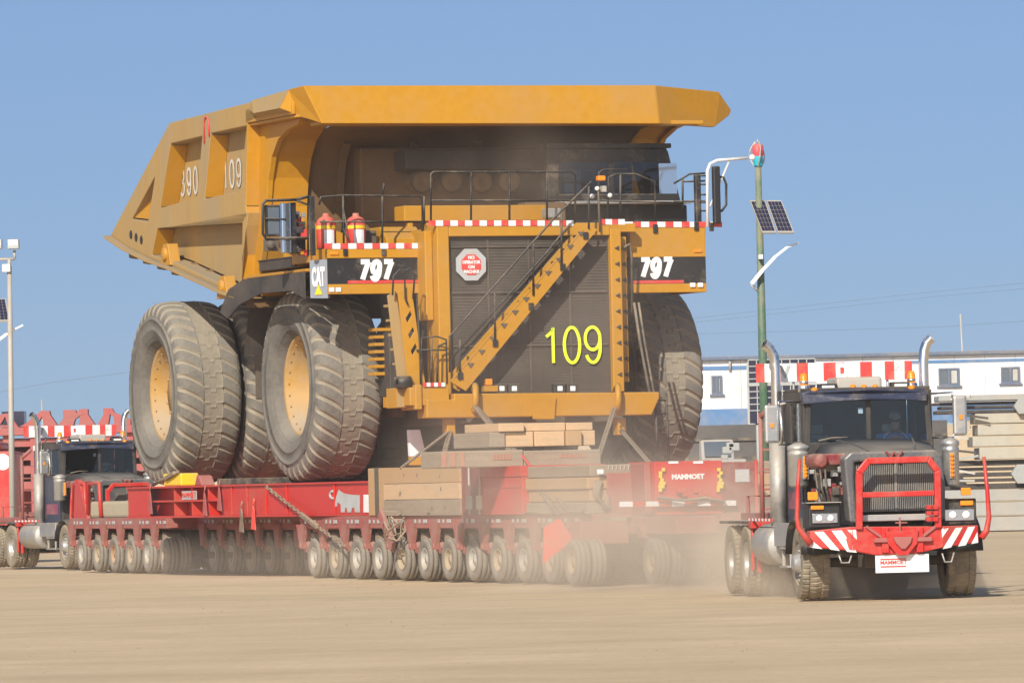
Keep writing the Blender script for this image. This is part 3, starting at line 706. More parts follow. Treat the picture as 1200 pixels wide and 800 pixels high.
part('ladder', mb, ['yellow', 'yellow_dusty'], truck, .006)
mb = MB(); x, z = T.oy(487, 462, LY); mb.lathe([(.001, 0), (.1, 0), (.13, .03)], (x, LY - .035, z), 'y', 16); part('pivot_disc', mb, 'alu', truck)
mb = MB(); x, z = T.oy(472, 448, LY); mb.lathe([(.06, -.14), (.13, -.14), (.13, .14), (.06, .14)], (x, LY - .05, z), 'x', 16); part('hose_reel', mb, 'black', truck)
tubesY('ladder_handrail', LY - .05, [[(460, 346), (461, 324), (468, 316), (474, 318), (475, 350), (478, 357)], [(484, 350), (486, 322), (480, 314), (474, 318)], [(488, 345), (492, 405), (493, 450)], [(488, 410), (524, 410)], [(494, 436), (494, 396), (512, 394), (523, 398), (524, 450)], [(505, 450), (506, 396)], [(512, 452), (513, 405), (522, 402)]], .02)
mb = MB()
for i in range(6):
    x0, z = T.oy(496 + i * 4.3, 450.5, BY + .05); x1, _ = T.oy(500.3 + i * 4.3, 450.5, BY + .05); mb.box(x0, x1, BY + .06, BY + .08, z - .04, z + .04, i % 2)
part('reflective_tape', mb, ['redsign', 'white'], truck)
# yellow louvre ladder and plate behind the left tyre
mb = MB()
for k in range(7):
    x, z = T.oy(451, 386 + k * 8.6, -2.6); mb.box(x - .25, x + .14, -2.7, -2.3, z - .035, z + .03)
x, z = T.oy(459, 410, -2.6); mb.box(x - .02, x + .03, -2.7, -2.3, z - .6, z + .5)
x, z = T.oy(456, 460, -2.6); mb.box(x - .1, x + .08, -2.7, -2.5, z - .3, z + .3)
part('fan_guard', mb, 'yellow', truck, .006)
mb = MB(); mb.box(-2.3, -1.6, -3.35, -3.0, 3.7, 6.3); mb.box(1.45, 1.9, -3.3, -2.2, 3.7, 5.7); mb.box(-3.0, -2.3, -3.0, -2.3, 3.6, 4.9)
part('engine_bay', mb, 'blackdust', truck, .02)
mb = MB()
for dx, r in ((0, .03), (.10, .025)):
    mb.tube([(1.95 + dx, -4.0, 5.4), (2.0 + dx, -4.15, 4.6), (2.1 + dx, -4.2, 3.9), (2.2 + dx, -4.3, 3.2 - dx)], r, 8)
mb.tube([(1.75, -3.9, 6.5), (1.92, -3.9, 6.6), (2.0, -3.8, 6.3), (2.02, -3.7, 5.2)], .025, 8)
part('hose', mb, 'rubberblk', truck)
mb = MB()
for x in (2.18, 2.42): mb.tube([(x, -4.45, 3.55), (x + .03, -4.45, 1.95)], .03, 8)
for k in range(6): mb.bar((2.18, -4.45, 3.4 - k * .27), (2.42, -4.45, 3.4 - k * .27), .05, .03)
part('access_ladder', mb, 'black', truck)

# ---- top: hood deck, filters, cab
mb = MB(); mb.box(-2.3, 1.4, RY + .73, .6, 6.60, 6.96); mb.box(1.0, 2.1, RY + .3, -2.0, 6.85, 7.02)
part('hood_deck', mb, 'yellow', truck, .01)
mb = MB()
x0, z0 = T.oy(474, 262, -2.3); x1, z1 = T.oy(640, 240, -2.3)
mb.box(x0, x1, -2.3, -1.7, z1 - .32, z1)
for k in range(8):
    x = x0 + .15 + k * (x1 - x0 - .3) / 7; mb.box(x - .06, x + .06, -2.25, -2.1, z1 - .7, z1 - .32)
part('filter_rail', mb, 'yellow', truck, .02)
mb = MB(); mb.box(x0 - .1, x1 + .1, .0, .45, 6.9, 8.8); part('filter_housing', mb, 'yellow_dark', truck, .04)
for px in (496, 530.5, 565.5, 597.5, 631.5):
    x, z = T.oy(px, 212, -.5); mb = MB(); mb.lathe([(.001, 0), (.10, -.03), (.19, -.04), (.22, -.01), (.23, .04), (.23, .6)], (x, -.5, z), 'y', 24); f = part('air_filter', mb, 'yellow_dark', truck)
    mb = MB(); mb.lathe([(.235, .05), (.25, .05), (.25, .1), (.235, .1)], (x, -.5, z), 'y', 24); part('clamp_ring', mb, 'black', f)
mb = MB(); xa, za = T.oy(474, 176, -.7); xb, zb = T.oy(700, 198, -.7); mb.box(xa, xb, -.75, -.05, zb, za); part('filter_zone_shade', mb, 'blackdust', truck, .03)  # dark box in place of the canopy shade above the air filters
# cab shell with windows
CY = -1.7
def cab_pt(px, py, y=CY): return T.oy(px, py, y)
xl, xr_t, xr_b = cab_pt(642, 200)[0], cab_pt(783, 180)[0], cab_pt(800, 245)[0]
zt, zb = cab_pt(780, 174)[1], cab_pt(780, 262)[1]
mb = MB()
front = [(xl, zb), (xr_b + .1, zb), (xr_b + .1, zb + .38), (xr_b - .02, zb + .4), (xr_t, zt - .05), (xr_t - .08, zt), (xl, zt)]
wA = [(xl + .25, zb + .62), (xl + 1.35, zb + .62), (xl + 1.35, zt - .28), (xl + .25, zt - .28)]
wB = [(xl + 1.47, zb + .62), (xr_b - .35, zb + .62), (xr_t - .25, zt - .28), (xl + 1.47, zt - .28)]
mb.prism('y', front, CY, CY + .06, 0, [wA, wB])
mb.prism('x', [(CY + .065, zb), (CY + 2.0, zb), (CY + 2.0, zt), (CY + .065, zt)], xl, xl + .06)
mb.add([(xr_b, CY + .065, zb + .39), (xr_b, CY + 2, zb + .39), (xr_t, CY + 2, zt), (xr_t, CY + .065, zt), (xr_b - .06, CY + .065, zb + .39), (xr_b - .06, CY + 2, zb + .39), (xr_t - .06, CY + 2, zt), (xr_t - .06, CY + .065, zt)],
       [(0, 1, 2, 3), (7, 6, 5, 4), (0, 3, 7, 4), (1, 5, 6, 2), (3, 2, 6, 7), (0, 4, 5, 1)])
mb.box(xl, xr_t, CY + 2.01, CY + 2.07, zb, zt); mb.box(xl - .05, xr_t + .03, CY - .12, CY + 2.1, zt + .003, zt + .1)
mb.box(xl, xr_b + .1, CY + .065, CY + 2, zb, zb + .36)
cab = part('cab', mb, 'black', truck, .02)
mb = MB(); mb.prism('y', [(p[0], p[1]) for p in wA], CY + .02, CY + .03); part('window', mb, 'glass', cab)
mb = MB(); mb.prism('y', [(p[0], p[1]) for p in wB], CY + .02, CY + .03); part('window', mb, 'glass', cab)
mb = MB(); mb.box(xr_b - .52, xr_b - .12, CY - .012, CY - .002, zb + .62, zb + 1.25); part('mirror_glass', mb, 'mirror', cab)
mb = MB(); mb.box(xl + .8, xl + 1.35, CY + .9, CY + 1.45, zb + .5, zb + .7); mb.box(xl + .85, xl + 1.3, CY + 1.4, CY + 1.52, zb + .7, zb + 1.5); part('cab_seat', mb, 'seat', cab, .05)
mb = MB(); mb.box(xl + .1, xr_b + .05, CY - .4, CY - .05, zb + .40, zb + .46); part('window_ledge', mb, 'alu', cab, .01)
mb = MB(); x, z = T.oy(665, 248, CY - .5); mb.box(x - .9, x - .02, CY - .45, CY, z - .35, z + .2); part('electrical_box', mb, 'yellow_dark', truck, .02)
mb = MB(); x, z = T.oy(540 + 105, 250, -3); mb.box(x - .12, x + .2, -3.1, -2.8, z - .1, z + .1); part('grey_cabinet', mb, 'alu', truck, .02)

# ---- hand rails
RLY = DY + .05
tubesY('left_handrail', RLY, [[(374, 240), (376, 231), (402, 229), (492, 230), (495, 234), (495, 290)], [(375, 260), (495, 260)], [(402, 229), (403, 297)], [(448, 229), (448, 297)], [(402, 244), (410, 285), (402, 268)], [(448, 229), (450, 215)]], .022)
for px in (403, 448, 494):
    mb = MB(); x, z = T.oy(px, 296, RLY); mb.box(x - .045, x + .045, DY - .06, DY - .022, z - .07, z + .07); part('rail_foot', mb, 'black', truck, .008)
mb = MB()
x, z = T.oy(366, 262, RLY); mb.box(x - .045, x + .045, RLY - .05, RLY + .05, z - 1.6 * .4, z + .55)
part('rail_post', mb, 'black', truck, .01)
tubesY('centre_handrail', -3.6, [[(505, 262), (505, 204), (508, 201.5), (670, 201.5), (674, 205), (674, 262)], [(505, 235), (674, 235)], [(552, 202), (552, 262)], [(597, 202), (597, 262)], [(641, 202), (641, 262)], [(497, 262), (497, 230)]], .022)
tubesY('cab_handrail', -3.3, [[(701, 262), (702, 202), (707, 199), (735, 199)], [(712, 262), (713, 208), (722, 204), (745, 204), (767, 213), (768, 268)], [(727, 262), (727, 204)], [(701, 235), (800, 238)], [(790, 215), (808, 204), (826, 203)], [(800, 245), (800, 210)], [(790, 236), (826, 236)], [(800, 213), (826, 212)]], .022)
for px, py in ((767, 268), (815, 265), (701, 264), (833, 266)):
    mb = MB(); x, z = T.oy(px, py, DY); mb.box(x - .045, x + .045, DY - .07, DY - .022, z - .09, z + .09); part('rail_foot', mb, 'black', truck, .01)
# reflective tape
def tape(pts, y, n, first=0, h=.055):
    mb = MB(); (xa, za), (xb, zb_) = T.oy(*pts[0], y), T.oy(*pts[1], y)
    for i in range(n):
        p = xs_((xa, za), (xb, zb_), i / n); q = xs_((xa, za), (xb, zb_), (i + 1) / n)
        mb.add([(p[0], y - .006, p[1] - h), (q[0], y - .006, q[1] - h), (q[0], y - .006, q[1] + h), (p[0], y - .006, p[1] + h)], [(0, 1, 2, 3)], (i + first) % 2)
        mb.add([(p[0], y, p[1] - h), (q[0], y, q[1] - h), (q[0], y, q[1] + h), (p[0], y, p[1] + h)], [(0, 3, 2, 1)], (i + first) % 2)
    part('reflective_tape', mb, ['redsign', 'white'], truck)
tape([(380, 288.5), (492, 288.0)], DY - .025, 12); tape([(502, 261.5), (672, 261.5)], RY - .01, 20); tape([(702, 260.0), (732, 260)], RY - .012, 4); tape([(732, 263), (846, 263)], DY - .03, 12, 1)
# lamp on a thin post by the stair head
tubesY('lamp_post', -4.2, [[(703, 272), (701, 222)]], .02, 'chassis'); mb = MB(); x, z = T.oy(704, 209, -4.2); mb.box(x - .08, x + .08, -4.28, -4.12, z - .05, z + .05); part('beacon', mb, 'amber', truck, .02)
mb = MB()
for px, py in ((700, 221), (694, 230), (715, 229)):
    x, z = T.oy(px, py, -4.2); mb.lathe([(.001, -.05), (.04, -.03), (.05, 0), (.04, .05)], (x, -4.2, z), 'y', 12)
x, z = T.oy(707, 219, -4.2); mb.box(x - .03, x + .06, -4.22, -4.1, z - .1, z + .02, 1)
part('work_lamp', mb, ['lens', 'palepole'], truck)
# right mirror assembly
mb = MB(); P = lambda px, py, y=-3.5: (T.oy(px, py, y)[0], y, T.oy(px, py, y)[1])
mb.tube([P(829, 266), P(829, 200), P(832, 192), P(840, 188), P(876, 185)], .033, 8); mb.tube([P(832, 242), P(854, 190)], .022, 8)
part('mirror_arm', mb, 'white', truck)
mb = MB(); a = P(832, 195); b = P(842, 262); mb.box(a[0] + .02, b[0] + .02, -3.62, -3.50, b[2], a[2]); mb.box(P(812, 0)[0], P(819, 0)[0], -3.4, -3.28, P(812, 264)[2], P(815, 204)[2])
mm = part('mirror', mb, 'black', truck, .03)
mb = MB(); mb.tube([P(842, 207), P(848, 208), P(851, 216), P(851, 240), P(846, 247), P(840, 248)], .028, 8)
for py in (206, 216, 228, 237, 247): mb.tube([P(819, py, -3.35), P(830, py, -3.35)], .022, 6)
part('mirror_guard', mb, 'black', truck)
mb = MB(); mb.lathe([(.001, 0), (.05, .02), (.07, .08), (.03, .12)], P(878, 184.5), 'x', 12); part('arm_tip', mb, 'white', truck)
# left mirror assembly (frame, mirror, equipment)
mb = MB(); Q = lambda px, py: (T.oy(px, py, -2.6)[0], -2.6, T.oy(px, py, -2.6)[1])
mb.tube([Q(347, 234), Q(312, 235), Q(308, 239), Q(308, 274), Q(312, 280), Q(346, 279), Q(361, 279)], .03, 8); mb.tube([Q(347, 234), Q(362, 230)], .03, 8); mb.tube([Q(309, 256), Q(335, 257)], .02, 6)
mb.tube([Q(345, 234), Q(361, 240), Q(361, 300)], .025, 8)
part('mirror_guard', mb, 'black', truck)
a, b = Q(311, 240), Q(330, 277); mb = MB(); mb.box(a[0], b[0], -2.55, -2.5, b[2], a[2], 0); mm = part('mirror', mb, 'black', truck, .02)
mb = MB(); mb.box(a[0] + .06, b[0] - .03, -2.565, -2.553, b[2] + .05, a[2] - .05); part('mirror_glass', mb, 'window', mm)
a, b = Q(330.5, 238), Q(342, 296); mb = MB(); mb.box(a[0], b[0], -2.58, -2.45, b[2], a[2], 0); part('side_mirror', mb, 'mirror', truck, .01)
a, b = Q(343, 237), Q(350, 296); mb = MB(); mb.box(a[0], b[0], -2.5, -2.2, b[2], a[2], 0); part('mirror_stand', mb, 'black', truck, .01)
mb = MB(); x, y, z = Q(316, 287); mb.lathe([(.001, -.1), (.07, -.08), (.09, 0), (.05, .06)], (x, -2.65, z), 'y', 12); mb.box(x - .1, x + .2, -2.6, -2.5, z - .12, z + .12); part('side_lamp', mb, 'chassis', truck, .01)
mb = MB(); rr = random.Random(3)
for k in range(26):
    px = rr.uniform(346, 368); py = rr.uniform(250, 296); x, y, z = Q(px, py); s = rr.uniform(.025, .06); yy = rr.uniform(-2.4, -1.7)
    mb.box(x - s, x + s, yy, yy + .1, z - s, z + s * 1.3, rr.choice([0, 1, 2, 3, 4]))
mb.box(Q(346, 0)[0], Q(370, 0)[0], -1.65, -1.4, 6.6, 7.2, 1)
part('lubrication_unit', mb, ['alu', 'blackdust', 'redsign', 'yellow', 'white'], truck, .004)
# red extinguisher tanks
for px in (382.5, 417.5):
    x, z = T.oy(px, 284, -2.6); mb = MB(); r = .20
    mb.lathe([(.001, .72), (.06, .72), (.07, .66), (.15, .62), (r, .54), (r, .02), (.15, 0)], (x, -2.6, 6.6), 'z', 24); e = part('extinguisher_tank', mb, 'redsign', truck)
    mb = MB(); mb.lathe([(r + .004, .40), (r + .004, .47)], (x, -2.6, 6.6), 'z', 24); part('band', mb, 'safety', e)
    mb = MB(); n = 8; vs = []
    for k in range(n + 1):
        aa = -PI / 2 - .55 + 1.1 * k / n; rr_ = r + .006; vs += [(x + rr_ * math.cos(aa), -2.6 + rr_ * math.sin(aa), 6.68), (x + rr_ * math.cos(aa), -2.6 + rr_ * math.sin(aa), 6.98)]
    mb.add(vs, [(2 * i, 2 * i + 2, 2 * i + 3, 2 * i + 1) for i in range(n)], 0, True); part('tank_label', mb, 'white', e)
mb = MB(); x, z = T.oy(436, 272, -2.4); mb.box(x - .16, x + .1, -2.4, -2.1, 6.6, 6.98); part('battery_box', mb, 'chassis', truck, .02)
mb = MB(); mb.prism('x', [(-2.7, 6.61), (-2.7, 6.8), (-2.3, 7.05), (-1.7, 7.05), (-1.7, 6.61)], -2.9, -2.1); part('step_cover', mb, 'yellow', truck, .02)
# white and yellow rear view stand under the nose
mb = MB(); x, z = T.oy(486, 545, -2.9); mb.prism('y', [(x - .12, z + .18), (x + .22, z + .18), (x + .1, z + .72), (x - .14, z + .72)], -3.0, -2.85, 0); mb.prism('y', [(x - .12, z), (x + .24, z), (x + .23, z + .175), (x - .12, z + .175)], -3.0, -2.85, 1)
part('jack_stand', mb, ['white', 'yellow'], truck, .01)

# ================================================================== TRANSPORTER (many-wheeled red trailer)
NA = 26; Y0 = 17.2; SP = 1.5
def outer(y): return -4.25 if y > 9.3 else (-3.55 if y > -1.6 else (-4.25 if y > -3 else -4.75))
ZT = 1.22
trailer = thing('transporter', V, 0, -1.5, 0, 'long dusty red heavy transporter with rows of small twin wheels, under the dump truck', 'trailer')
YF = Y0 - SP * (NA - 1) - 1.0; YB = Y0 + .9
mb = MB()
mb.box(-3.5, 3.2, -12, YB - .1, .93, ZT - .01); mb.box(-3.5, 2.1, YF + .3, -12.01, .93, ZT - .01)
for x in (-2.6, 0, 1.7): mb.box(x - .3, x + .3, YF + .3, YB - .1, .72, .925)
part('deck_frame', mb, 'reddusty', trailer, .02)
mb = MB()
for s in (-1, 1):
    ys = [(YB, -4.25), (9.3, -4.25), (9.28, -3.55), (-1.6, -3.55), (-1.62, -4.25), (-3, -4.25), (-3.02, -4.75), (YF, -4.75)] if s < 0 else [(YB, -3.4), (-12, -3.4), (-12.02, -2.3), (YF, -2.3)]
    for (ya, xa), (yb, xb) in zip(ys, ys[1:]):
        xa2, xb2 = (xa, xb) if s < 0 else (-xa, -xb)
        mb.add([(xa2, ya, .98), (xb2, yb, .98), (xb2, yb, ZT), (xa2, ya, ZT), (s * 2.05, ya, .98), (s * 2.05, yb, .98), (s * 2.05, yb, ZT), (s * 2.05, ya, ZT)], [(0, 1, 2, 3), (7, 6, 5, 4), (0, 4, 5, 1), (3, 2, 6, 7), (0, 3, 7, 4), (1, 5, 6, 2)])
mb.box(-4.74, 2.28, YF - .002, YF + .25, .80, ZT - .004)
mb.box(-4.24, 3.38, YB - .09, YB + .02, .80, ZT - .004)
part('side_rail', mb, 'reddusty', trailer, .01)
mb = MB()
for i in range(NA):
    for k, dy in enumerate((.38, .1, -.25)):
        y = Y0 - SP * i + dy; x = outer(y) - .006; mb.box(x, x - .012, y - .045 * (2.5 if k == 2 else 1), y + .045 * (2.5 if k == 2 else 1), 1.08, 1.15)
part('reflector', mb, 'greyline', trailer)
# wheel unit: twin tyres, one mesh; rim child
def small_wheel(R=.395, W=.265, gap=.03, seg=28):
    t = MB(); r = MB()
    for c in (-(W + gap) / 2, (W + gap) / 2):
        h = W / 2
        pr = [(.21, -h * .75), (.26, -h * .95), (.32, -h), (R - .03, -h * .95), (R - .008, -h * .8), (R, -h * .7), (R, -.06), (R - .012, -.058), (R - .012, -.045), (R, -.043), (R, .043), (R - .012, .045), (R - .012, .058), (R, .06), (R, h * .7), (R - .008, h * .8), (R - .03, h * .95), (.32, h), (.26, h * .95), (.21, h * .75)]
        t.lathe(pr, (c, 0, 0), 'x', seg)
    e = -(W + gap / 2)
    r.lathe([(.215, e + .02), (.20, e + .01), (.185, e + .03), (.175, e + .09), (.15, e + .12), (.10, e + .12), (.085, e + .05), (.001, e + .04)], (0, 0, 0), 'x', seg)
    r.lathe([(.21, -.10), (.001, -.09)], (0, 0, 0), 'x', seg); r.lathe([(.215, -e - .02), (.17, -e - .09), (.001, -e - .09)], (0, 0, 0), 'x', seg)
    for k in range(8):
        a = 2 * PI * k / 8; r.cyl((e + .12, .125 * math.cos(a), .125 * math.sin(a)), (e + .10, .125 * math.cos(a), .125 * math.sin(a)), .012, 6)
    return t.mesh('wheel', ['smalltyre']), r
tw_me, rmb = small_wheel()
rim_pale = rmb.mesh('rim', ['palepole']); M['rimtan'] = paint('rim_tan', (.34, .27, .18), .7, dust=.5, scale=3); M['rimrust'] = paint('rim_rust', (.33, .15, .06), .7, dust=.3, scale=3)
rim_tan = rmb.mesh('rim', ['rimtan']); rim_rust = rmb.mesh('rim', ['rimrust']); rim_steel = rmb.mesh('rim', ['alu'])
rr = random.Random(11)
to = OFF[trailer]
for i in range(NA):
    y = Y0 - SP * i
    for row, x in enumerate((outer(y) + .30, -1.75, .8 if y < -13 else 1.2, 1.9 if y < -12 else 3.0)):
        w = link('wheel', tw_me, trailer); w.location = (x - to[0], y - to[1], .395)
        st = rr.uniform(-2, 2) + (3 if i > 14 else 0); w.rotation_euler = (rr.uniform(0, 6), 0, 0) if row != 0 else (0, 0, R_(st))
        rm = rim_rust if (i == 2 and row == 0) else rr.choice([rim_pale, rim_tan, rim_tan, rim_tan, rim_tan] if i > 6 else [rim_tan, rim_tan, rim_pale])
        link('rim', rm, w)
# suspension arms, one for each axle on both sides
am = MB()
am.prism('x', [(-.30, .0), (.30, 0), (.24, -.10), (.11, -.36), (.09, -.48), (-.09, -.48), (-.12, -.36), (-.24, -.10)], -.03, .05)
am.prism('x', [(.09, -.30), (.10, -.50), (-.16, -.56), (-.20, -.44), (-.10, -.34)], .055, .14)
am.prism('x', [(.0, -.28), (.12, -.5), (-.35, -.66), (-.5, -.62)], .60, .72)
am.cyl((-.05, .0, -.42), (.2, 0, -.42), .055, 10); am.prism('x', [(-.12, -.16), (-.35, -.2), (-.52, -.30), (-.5, -.36), (-.12, -.34)], .15, .5, 1)
am.cyl((.6, -.62, -.70), (.9, -.62, -.70), .06, 10, m=1)
arm_me = am.mesh('suspension_arm', ['reddusty', 'woodgrey'])
for i in range(NA):
    y = Y0 - SP * i
    for s in (-1, 1):
        a = link('suspension_arm', arm_me, trailer); X = outer(y + .62)
        a.location = ((X if s < 0 else (2.3 if y < -12 else 3.4)) - to[0] - s * .0 - (.02 if s < 0 else -.02), y + .62 - to[1], .98 + .08)
        if s > 0: a.scale = (-1, 1, 1)
# air bags / axles behind the arms so the undercarriage reads deep
mb = MB()
for i in range(NA):
    y = Y0 - SP * i
    for x in (-3.0, -1.2, .4, 1.7): mb.box(x - .16, x + .16, y + .1, y + .5, .42, .93)
    mb.cyl((-3.6, y, .385), (-1.5, y, .385), .07, 8); mb.cyl((2.0, y, .385), (.6, y, .385), .07, 8)
mb.box(-2.75, -2.6, -1.5, 9.2, .28, .925); part('axles_and_shade_skirt', mb, 'chassis', trailer)  # long unseen box added behind the near wheels to block light
# front end: gooseneck frame
mb = MB()
yf = YF
def VY(px, py, y): return V.oy(px, py, y)
xa, za = VY(735, 608, yf - .5); xb, zb2 = VY(838, 608, yf - .5)
mb.box(xa, xb + .2, yf - 3.0, yf - .01, .86, 1.16); mb.box(xa + .4, xb - .1, yf - 2.4, yf - .02, .62, .855); mb.box(xa - .9, xa - .01, yf - .6, yf - .01, .7, 1.1)
mb.box(xb + .21, xb + 1.1, yf - 3.0, yf + .1, .9, 1.1)
mb.prism('y', [VY(*p, yf - .55) for p in [(770, 655), (775, 645), (790, 638), (806, 645), (808, 652)]], yf - .9, yf - .61)
mb.tube([(xa + .1, yf - .7, .9), (xa + 1, yf - 2.2, .72), (xb, yf - 2.9, .8)], .05, 8)
mb.tube([(xa + .6, yf - .8, .8), (xa + 1.5, yf - 1.2, .5), (xb + .3, yf - 2.9, .75)], .04, 8)
mb.prism('y', [VY(*p, yf - 2.9) for p in [(836, 601), (898, 600), (898, 611), (870, 616), (836, 616)]], yf - 3.3, yf - 2.95)
mb.prism('y', [VY(*p, yf - 1.2) for p in [(742, 616), (800, 616), (795, 632), (770, 636), (748, 630)]], yf - 1.5, yf - 1.2)
part('gooseneck', mb, 'reddusty', trailer, .015)
for px in (704, 768):
    w = link('wheel', tw_me, trailer); xw, _z = VY(px, 660, yf - 1.4); w.location = (xw - to[0], (yf - (0.6 if px < 720 else 1.9)) - to[1], .395); link('rim', rim_tan, w)
mb = MB()
P = [VY(*p, yf - .06) for p in [(640, 645), (638, 655), (636, 614), (640, 611), (655, 607), (670, 629), (668, 635)]]
mb.prism('y', [VY(*p, yf - .06) for p in [(636, 660), (637, 618), (655, 607), (671, 630), (668, 634)]], yf - .10, yf - .05)
part('mud_flap', mb, 'orangecloth', trailer)
mb = MB(); mb.prism('y', [VY(*p, yf - .06) for p in [(674, 650), (677, 641), (687, 641), (691, 648), (689, 662), (681, 673), (677, 664)]], yf - .3, yf - .05)
part('axle_bracket', mb, 'reddusty', trailer, .01)
mb = MB(); mb.bar((xa + .02, yf - 3.05, .62), (xb + .3, yf - 3.05, .62), .06, .05); part('hose_line', mb, 'rubberblk', trailer)
# brown rope along the deck edge
mb = MB()
pts = [(-4.80, -15 - k * .8, ZT + .03 + .02 * math.sin(k * 2.1)) for k in range(9)]
mb.tube(pts, .022, 6); solo('rope', mb, 'chain', V, 'thin rope lying along the deck edge of the transporter below the timber', 'rope')

# ---- load beams under the truck wheels
BX = -5.05
beam = thing('load_beam', T, 0, 1, 1.22, 'bright red steel beam frame under the dump truck wheels, with white animal emblem', 'beam')
mb = MB(); zt_, zb_ = 1.90, 1.225
YA, YE = 8.35, -7.4
for s in (-1, 1):
    mb.box(s * 4.7, s * 4.66, YE, YA, zb_ + .04, zt_ - .04)
    mb.box(s * 5.05, s * 4.3, YE, YA, zt_ - .04, zt_); mb.box(s * 5.05, s * 4.3, YE, YA, zb_, zb_ + .04)
for y in (YE + .02, YA - .06, 5.8, 2.4, -1.5, -4.5): mb.box(-4.66, 4.66, y, y + .04, zb_ + .041, zt_ - .041)
mb.box(-4.29, 4.29, YE, YA, zt_ - .035, zt_ - .004)
part('frame', mb, 'red', beam, .004)
mb = MB()
for s in (-1, 1):
    mb.box(s * 5.0, s * 4.96, YE, 1.9, zb_ + .041, zt_ - .041)
    mb.box(s * 5.0, s * 4.96, 6.9, YA, zb_ + .041, zt_ - .041)
    for y in (1.2, .2, -1.0, -2.3, -5.2): mb.box(s * 5.03, s * 5.002, y - .02, y + .02, zb_ + .042, zt_ - .042)
    for y in (2.8, 3.9, 5.1): mb.box(s * 5.0, s * 4.71, y - .03, y + .03, zb_ + .042, zt_ - .042)
    mb.box(s * 5.03, s * 4.71, 1.901, 6.899, 1.56, 1.60)
part('web', mb, 'red', beam, .004)
mb = MB(); mb.box(-2.0, 2.2, 2.6, 6.4, 1.902, 2.35); part('gap_block', mb, 'chassis', beam, .02)  # dark block added so the bright gap under the truck goes dark
mb = MB(); mb.box(-4.1, 4.1, 2.5, 4.9, 1.901, 2.03); solo('gap_filler', mb, 'rubberblk', T, 'low dark filler added on the red beam to darken the gap between truck tyres', 'mat', bev=.01)  # dark slab added to keep the strip above the beam dark
# emblem: an animal silhouette with a curled tusk, traced on the web
def EP(u, v): return T.ox(340 + u / 5.454, 560 + v / 5.454, -5.0)
mb = MB()
mb.prism('x', [EP(*p) for p in [(312, 74), (330, 88), (352, 98), (400, 106), (445, 108), (445, 218), (418, 218), (412, 188), (400, 188), (392, 218), (370, 218), (364, 188), (354, 188), (350, 218), (328, 218), (326, 168), (306, 152), (300, 182), (284, 180), (290, 158), (298, 118)]], -5.012, -5.002)
c = [EP(278 - 20 * math.cos(a) * 1.0, 106 - 24 * math.sin(a)) for a in [R_(x) for x in range(-120, 130, 25)]]
mb.tube([(-5.006, y, z) for y, z in reversed(c)], .03, 6)
part('emblem', mb, 'greyline', beam)
mb = MB(); mb.prism('x', [EP(*p) for p in [(472, 105), (500, 105), (540, 150), (540, 218), (472, 218)]], -5.012, -5.002); part('letter', mb, 'white', beam)
mb = MB()
y, z = T.ox(224, 578, -5.0); mb.box(-5.03, -5.002, y - .0, y + .0, z, z)
y, z = T.ox(221, 580, -5.0); mb2 = MB(); mb2.box(-4.99, -4.98, y - .5, y + .5, z - .09, z + .09); pl = part('name_plate', mb2, 'greyline', beam)
text('plate_lettering', 'MAMMOET', .17, 'redsign', pl, (-4.994, y, z), 'side', sx=1.15)

# warning tags hanging from the beam
for j, (px, py, mt, lab) in enumerate(((313, 612, 'orangecloth', 'bright red hanging tag with a white top under the beam, longest of the row'), (199, 590, 'bgred', 'faded tag hanging on the red beam below the yellow chock plate'), (186, 584, 'bgred', 'faded tag on the red beam left of its middle shelf'), (292, 606, 'chain', 'brown dusty tag hanging just left of the brightest red one'), (174, 588, 'bgred', 'pale tag at the far left end of the red beam'))):
    px = [297, 257, 240, 283, 176][j]; py = [608, 586, 592, 611, 590][j]
    y, z = T.ox(px, py, -5.09); mb = MB()
    mb.prism('x', [(y - .13, z - .22), (y + .14, z - .2), (y + .06, z + .18), (y + .02, z + .30), (y - .05, z + .18)], -5.10, -5.08)
    mb.tube([(-5.09, y + .01, z + .28), (-5.06, y + .01, z + .42)], .018, 6)
    solo('warning_tag', mb, mt, T, lab, 'tag', 'tags hanging from the red beam')
# yellow chock with a ratchet in front of the rear wheel
y, z = T.ox(220, 560, -4.6)
ch = thing('wheel_chock', T, -4.7, y, ZD, 'yellow steel chock under the rear left tyre of the dump truck', 'chock')
mb = MB(); mb.box(-4.95, -4.55, y - .6, y + .6, ZD + .002, ZD + .27); part('block', mb, 'safety', ch, .03)
mb = MB(); mb.tube([(-4.98, y - .5, ZD + .3), (-5.0, y, ZD + .2), (-4.98, y + .5, ZD + .15), (-4.98, y + 1.2, ZD + .04)], .035, 6); mb.bar((-5.0, y - .3, ZD + .28), (-5.0, y + .3, ZD + .16), .06, .08); part('ratchet', mb, 'chain', ch)
mb = MB(); y, z = T.ox(248, 563, -4.6); mb.prism('x', [(y - .25, ZD + .001), (y + .25, ZD + .001), (y + .1, ZD + .22), (y - .05, ZD + .2)], -4.9, -4.6); solo('wedge', mb, 'bgred', T, 'small dusty red wedge on the beam between the left truck tyres', 'wedge', bev=.02)
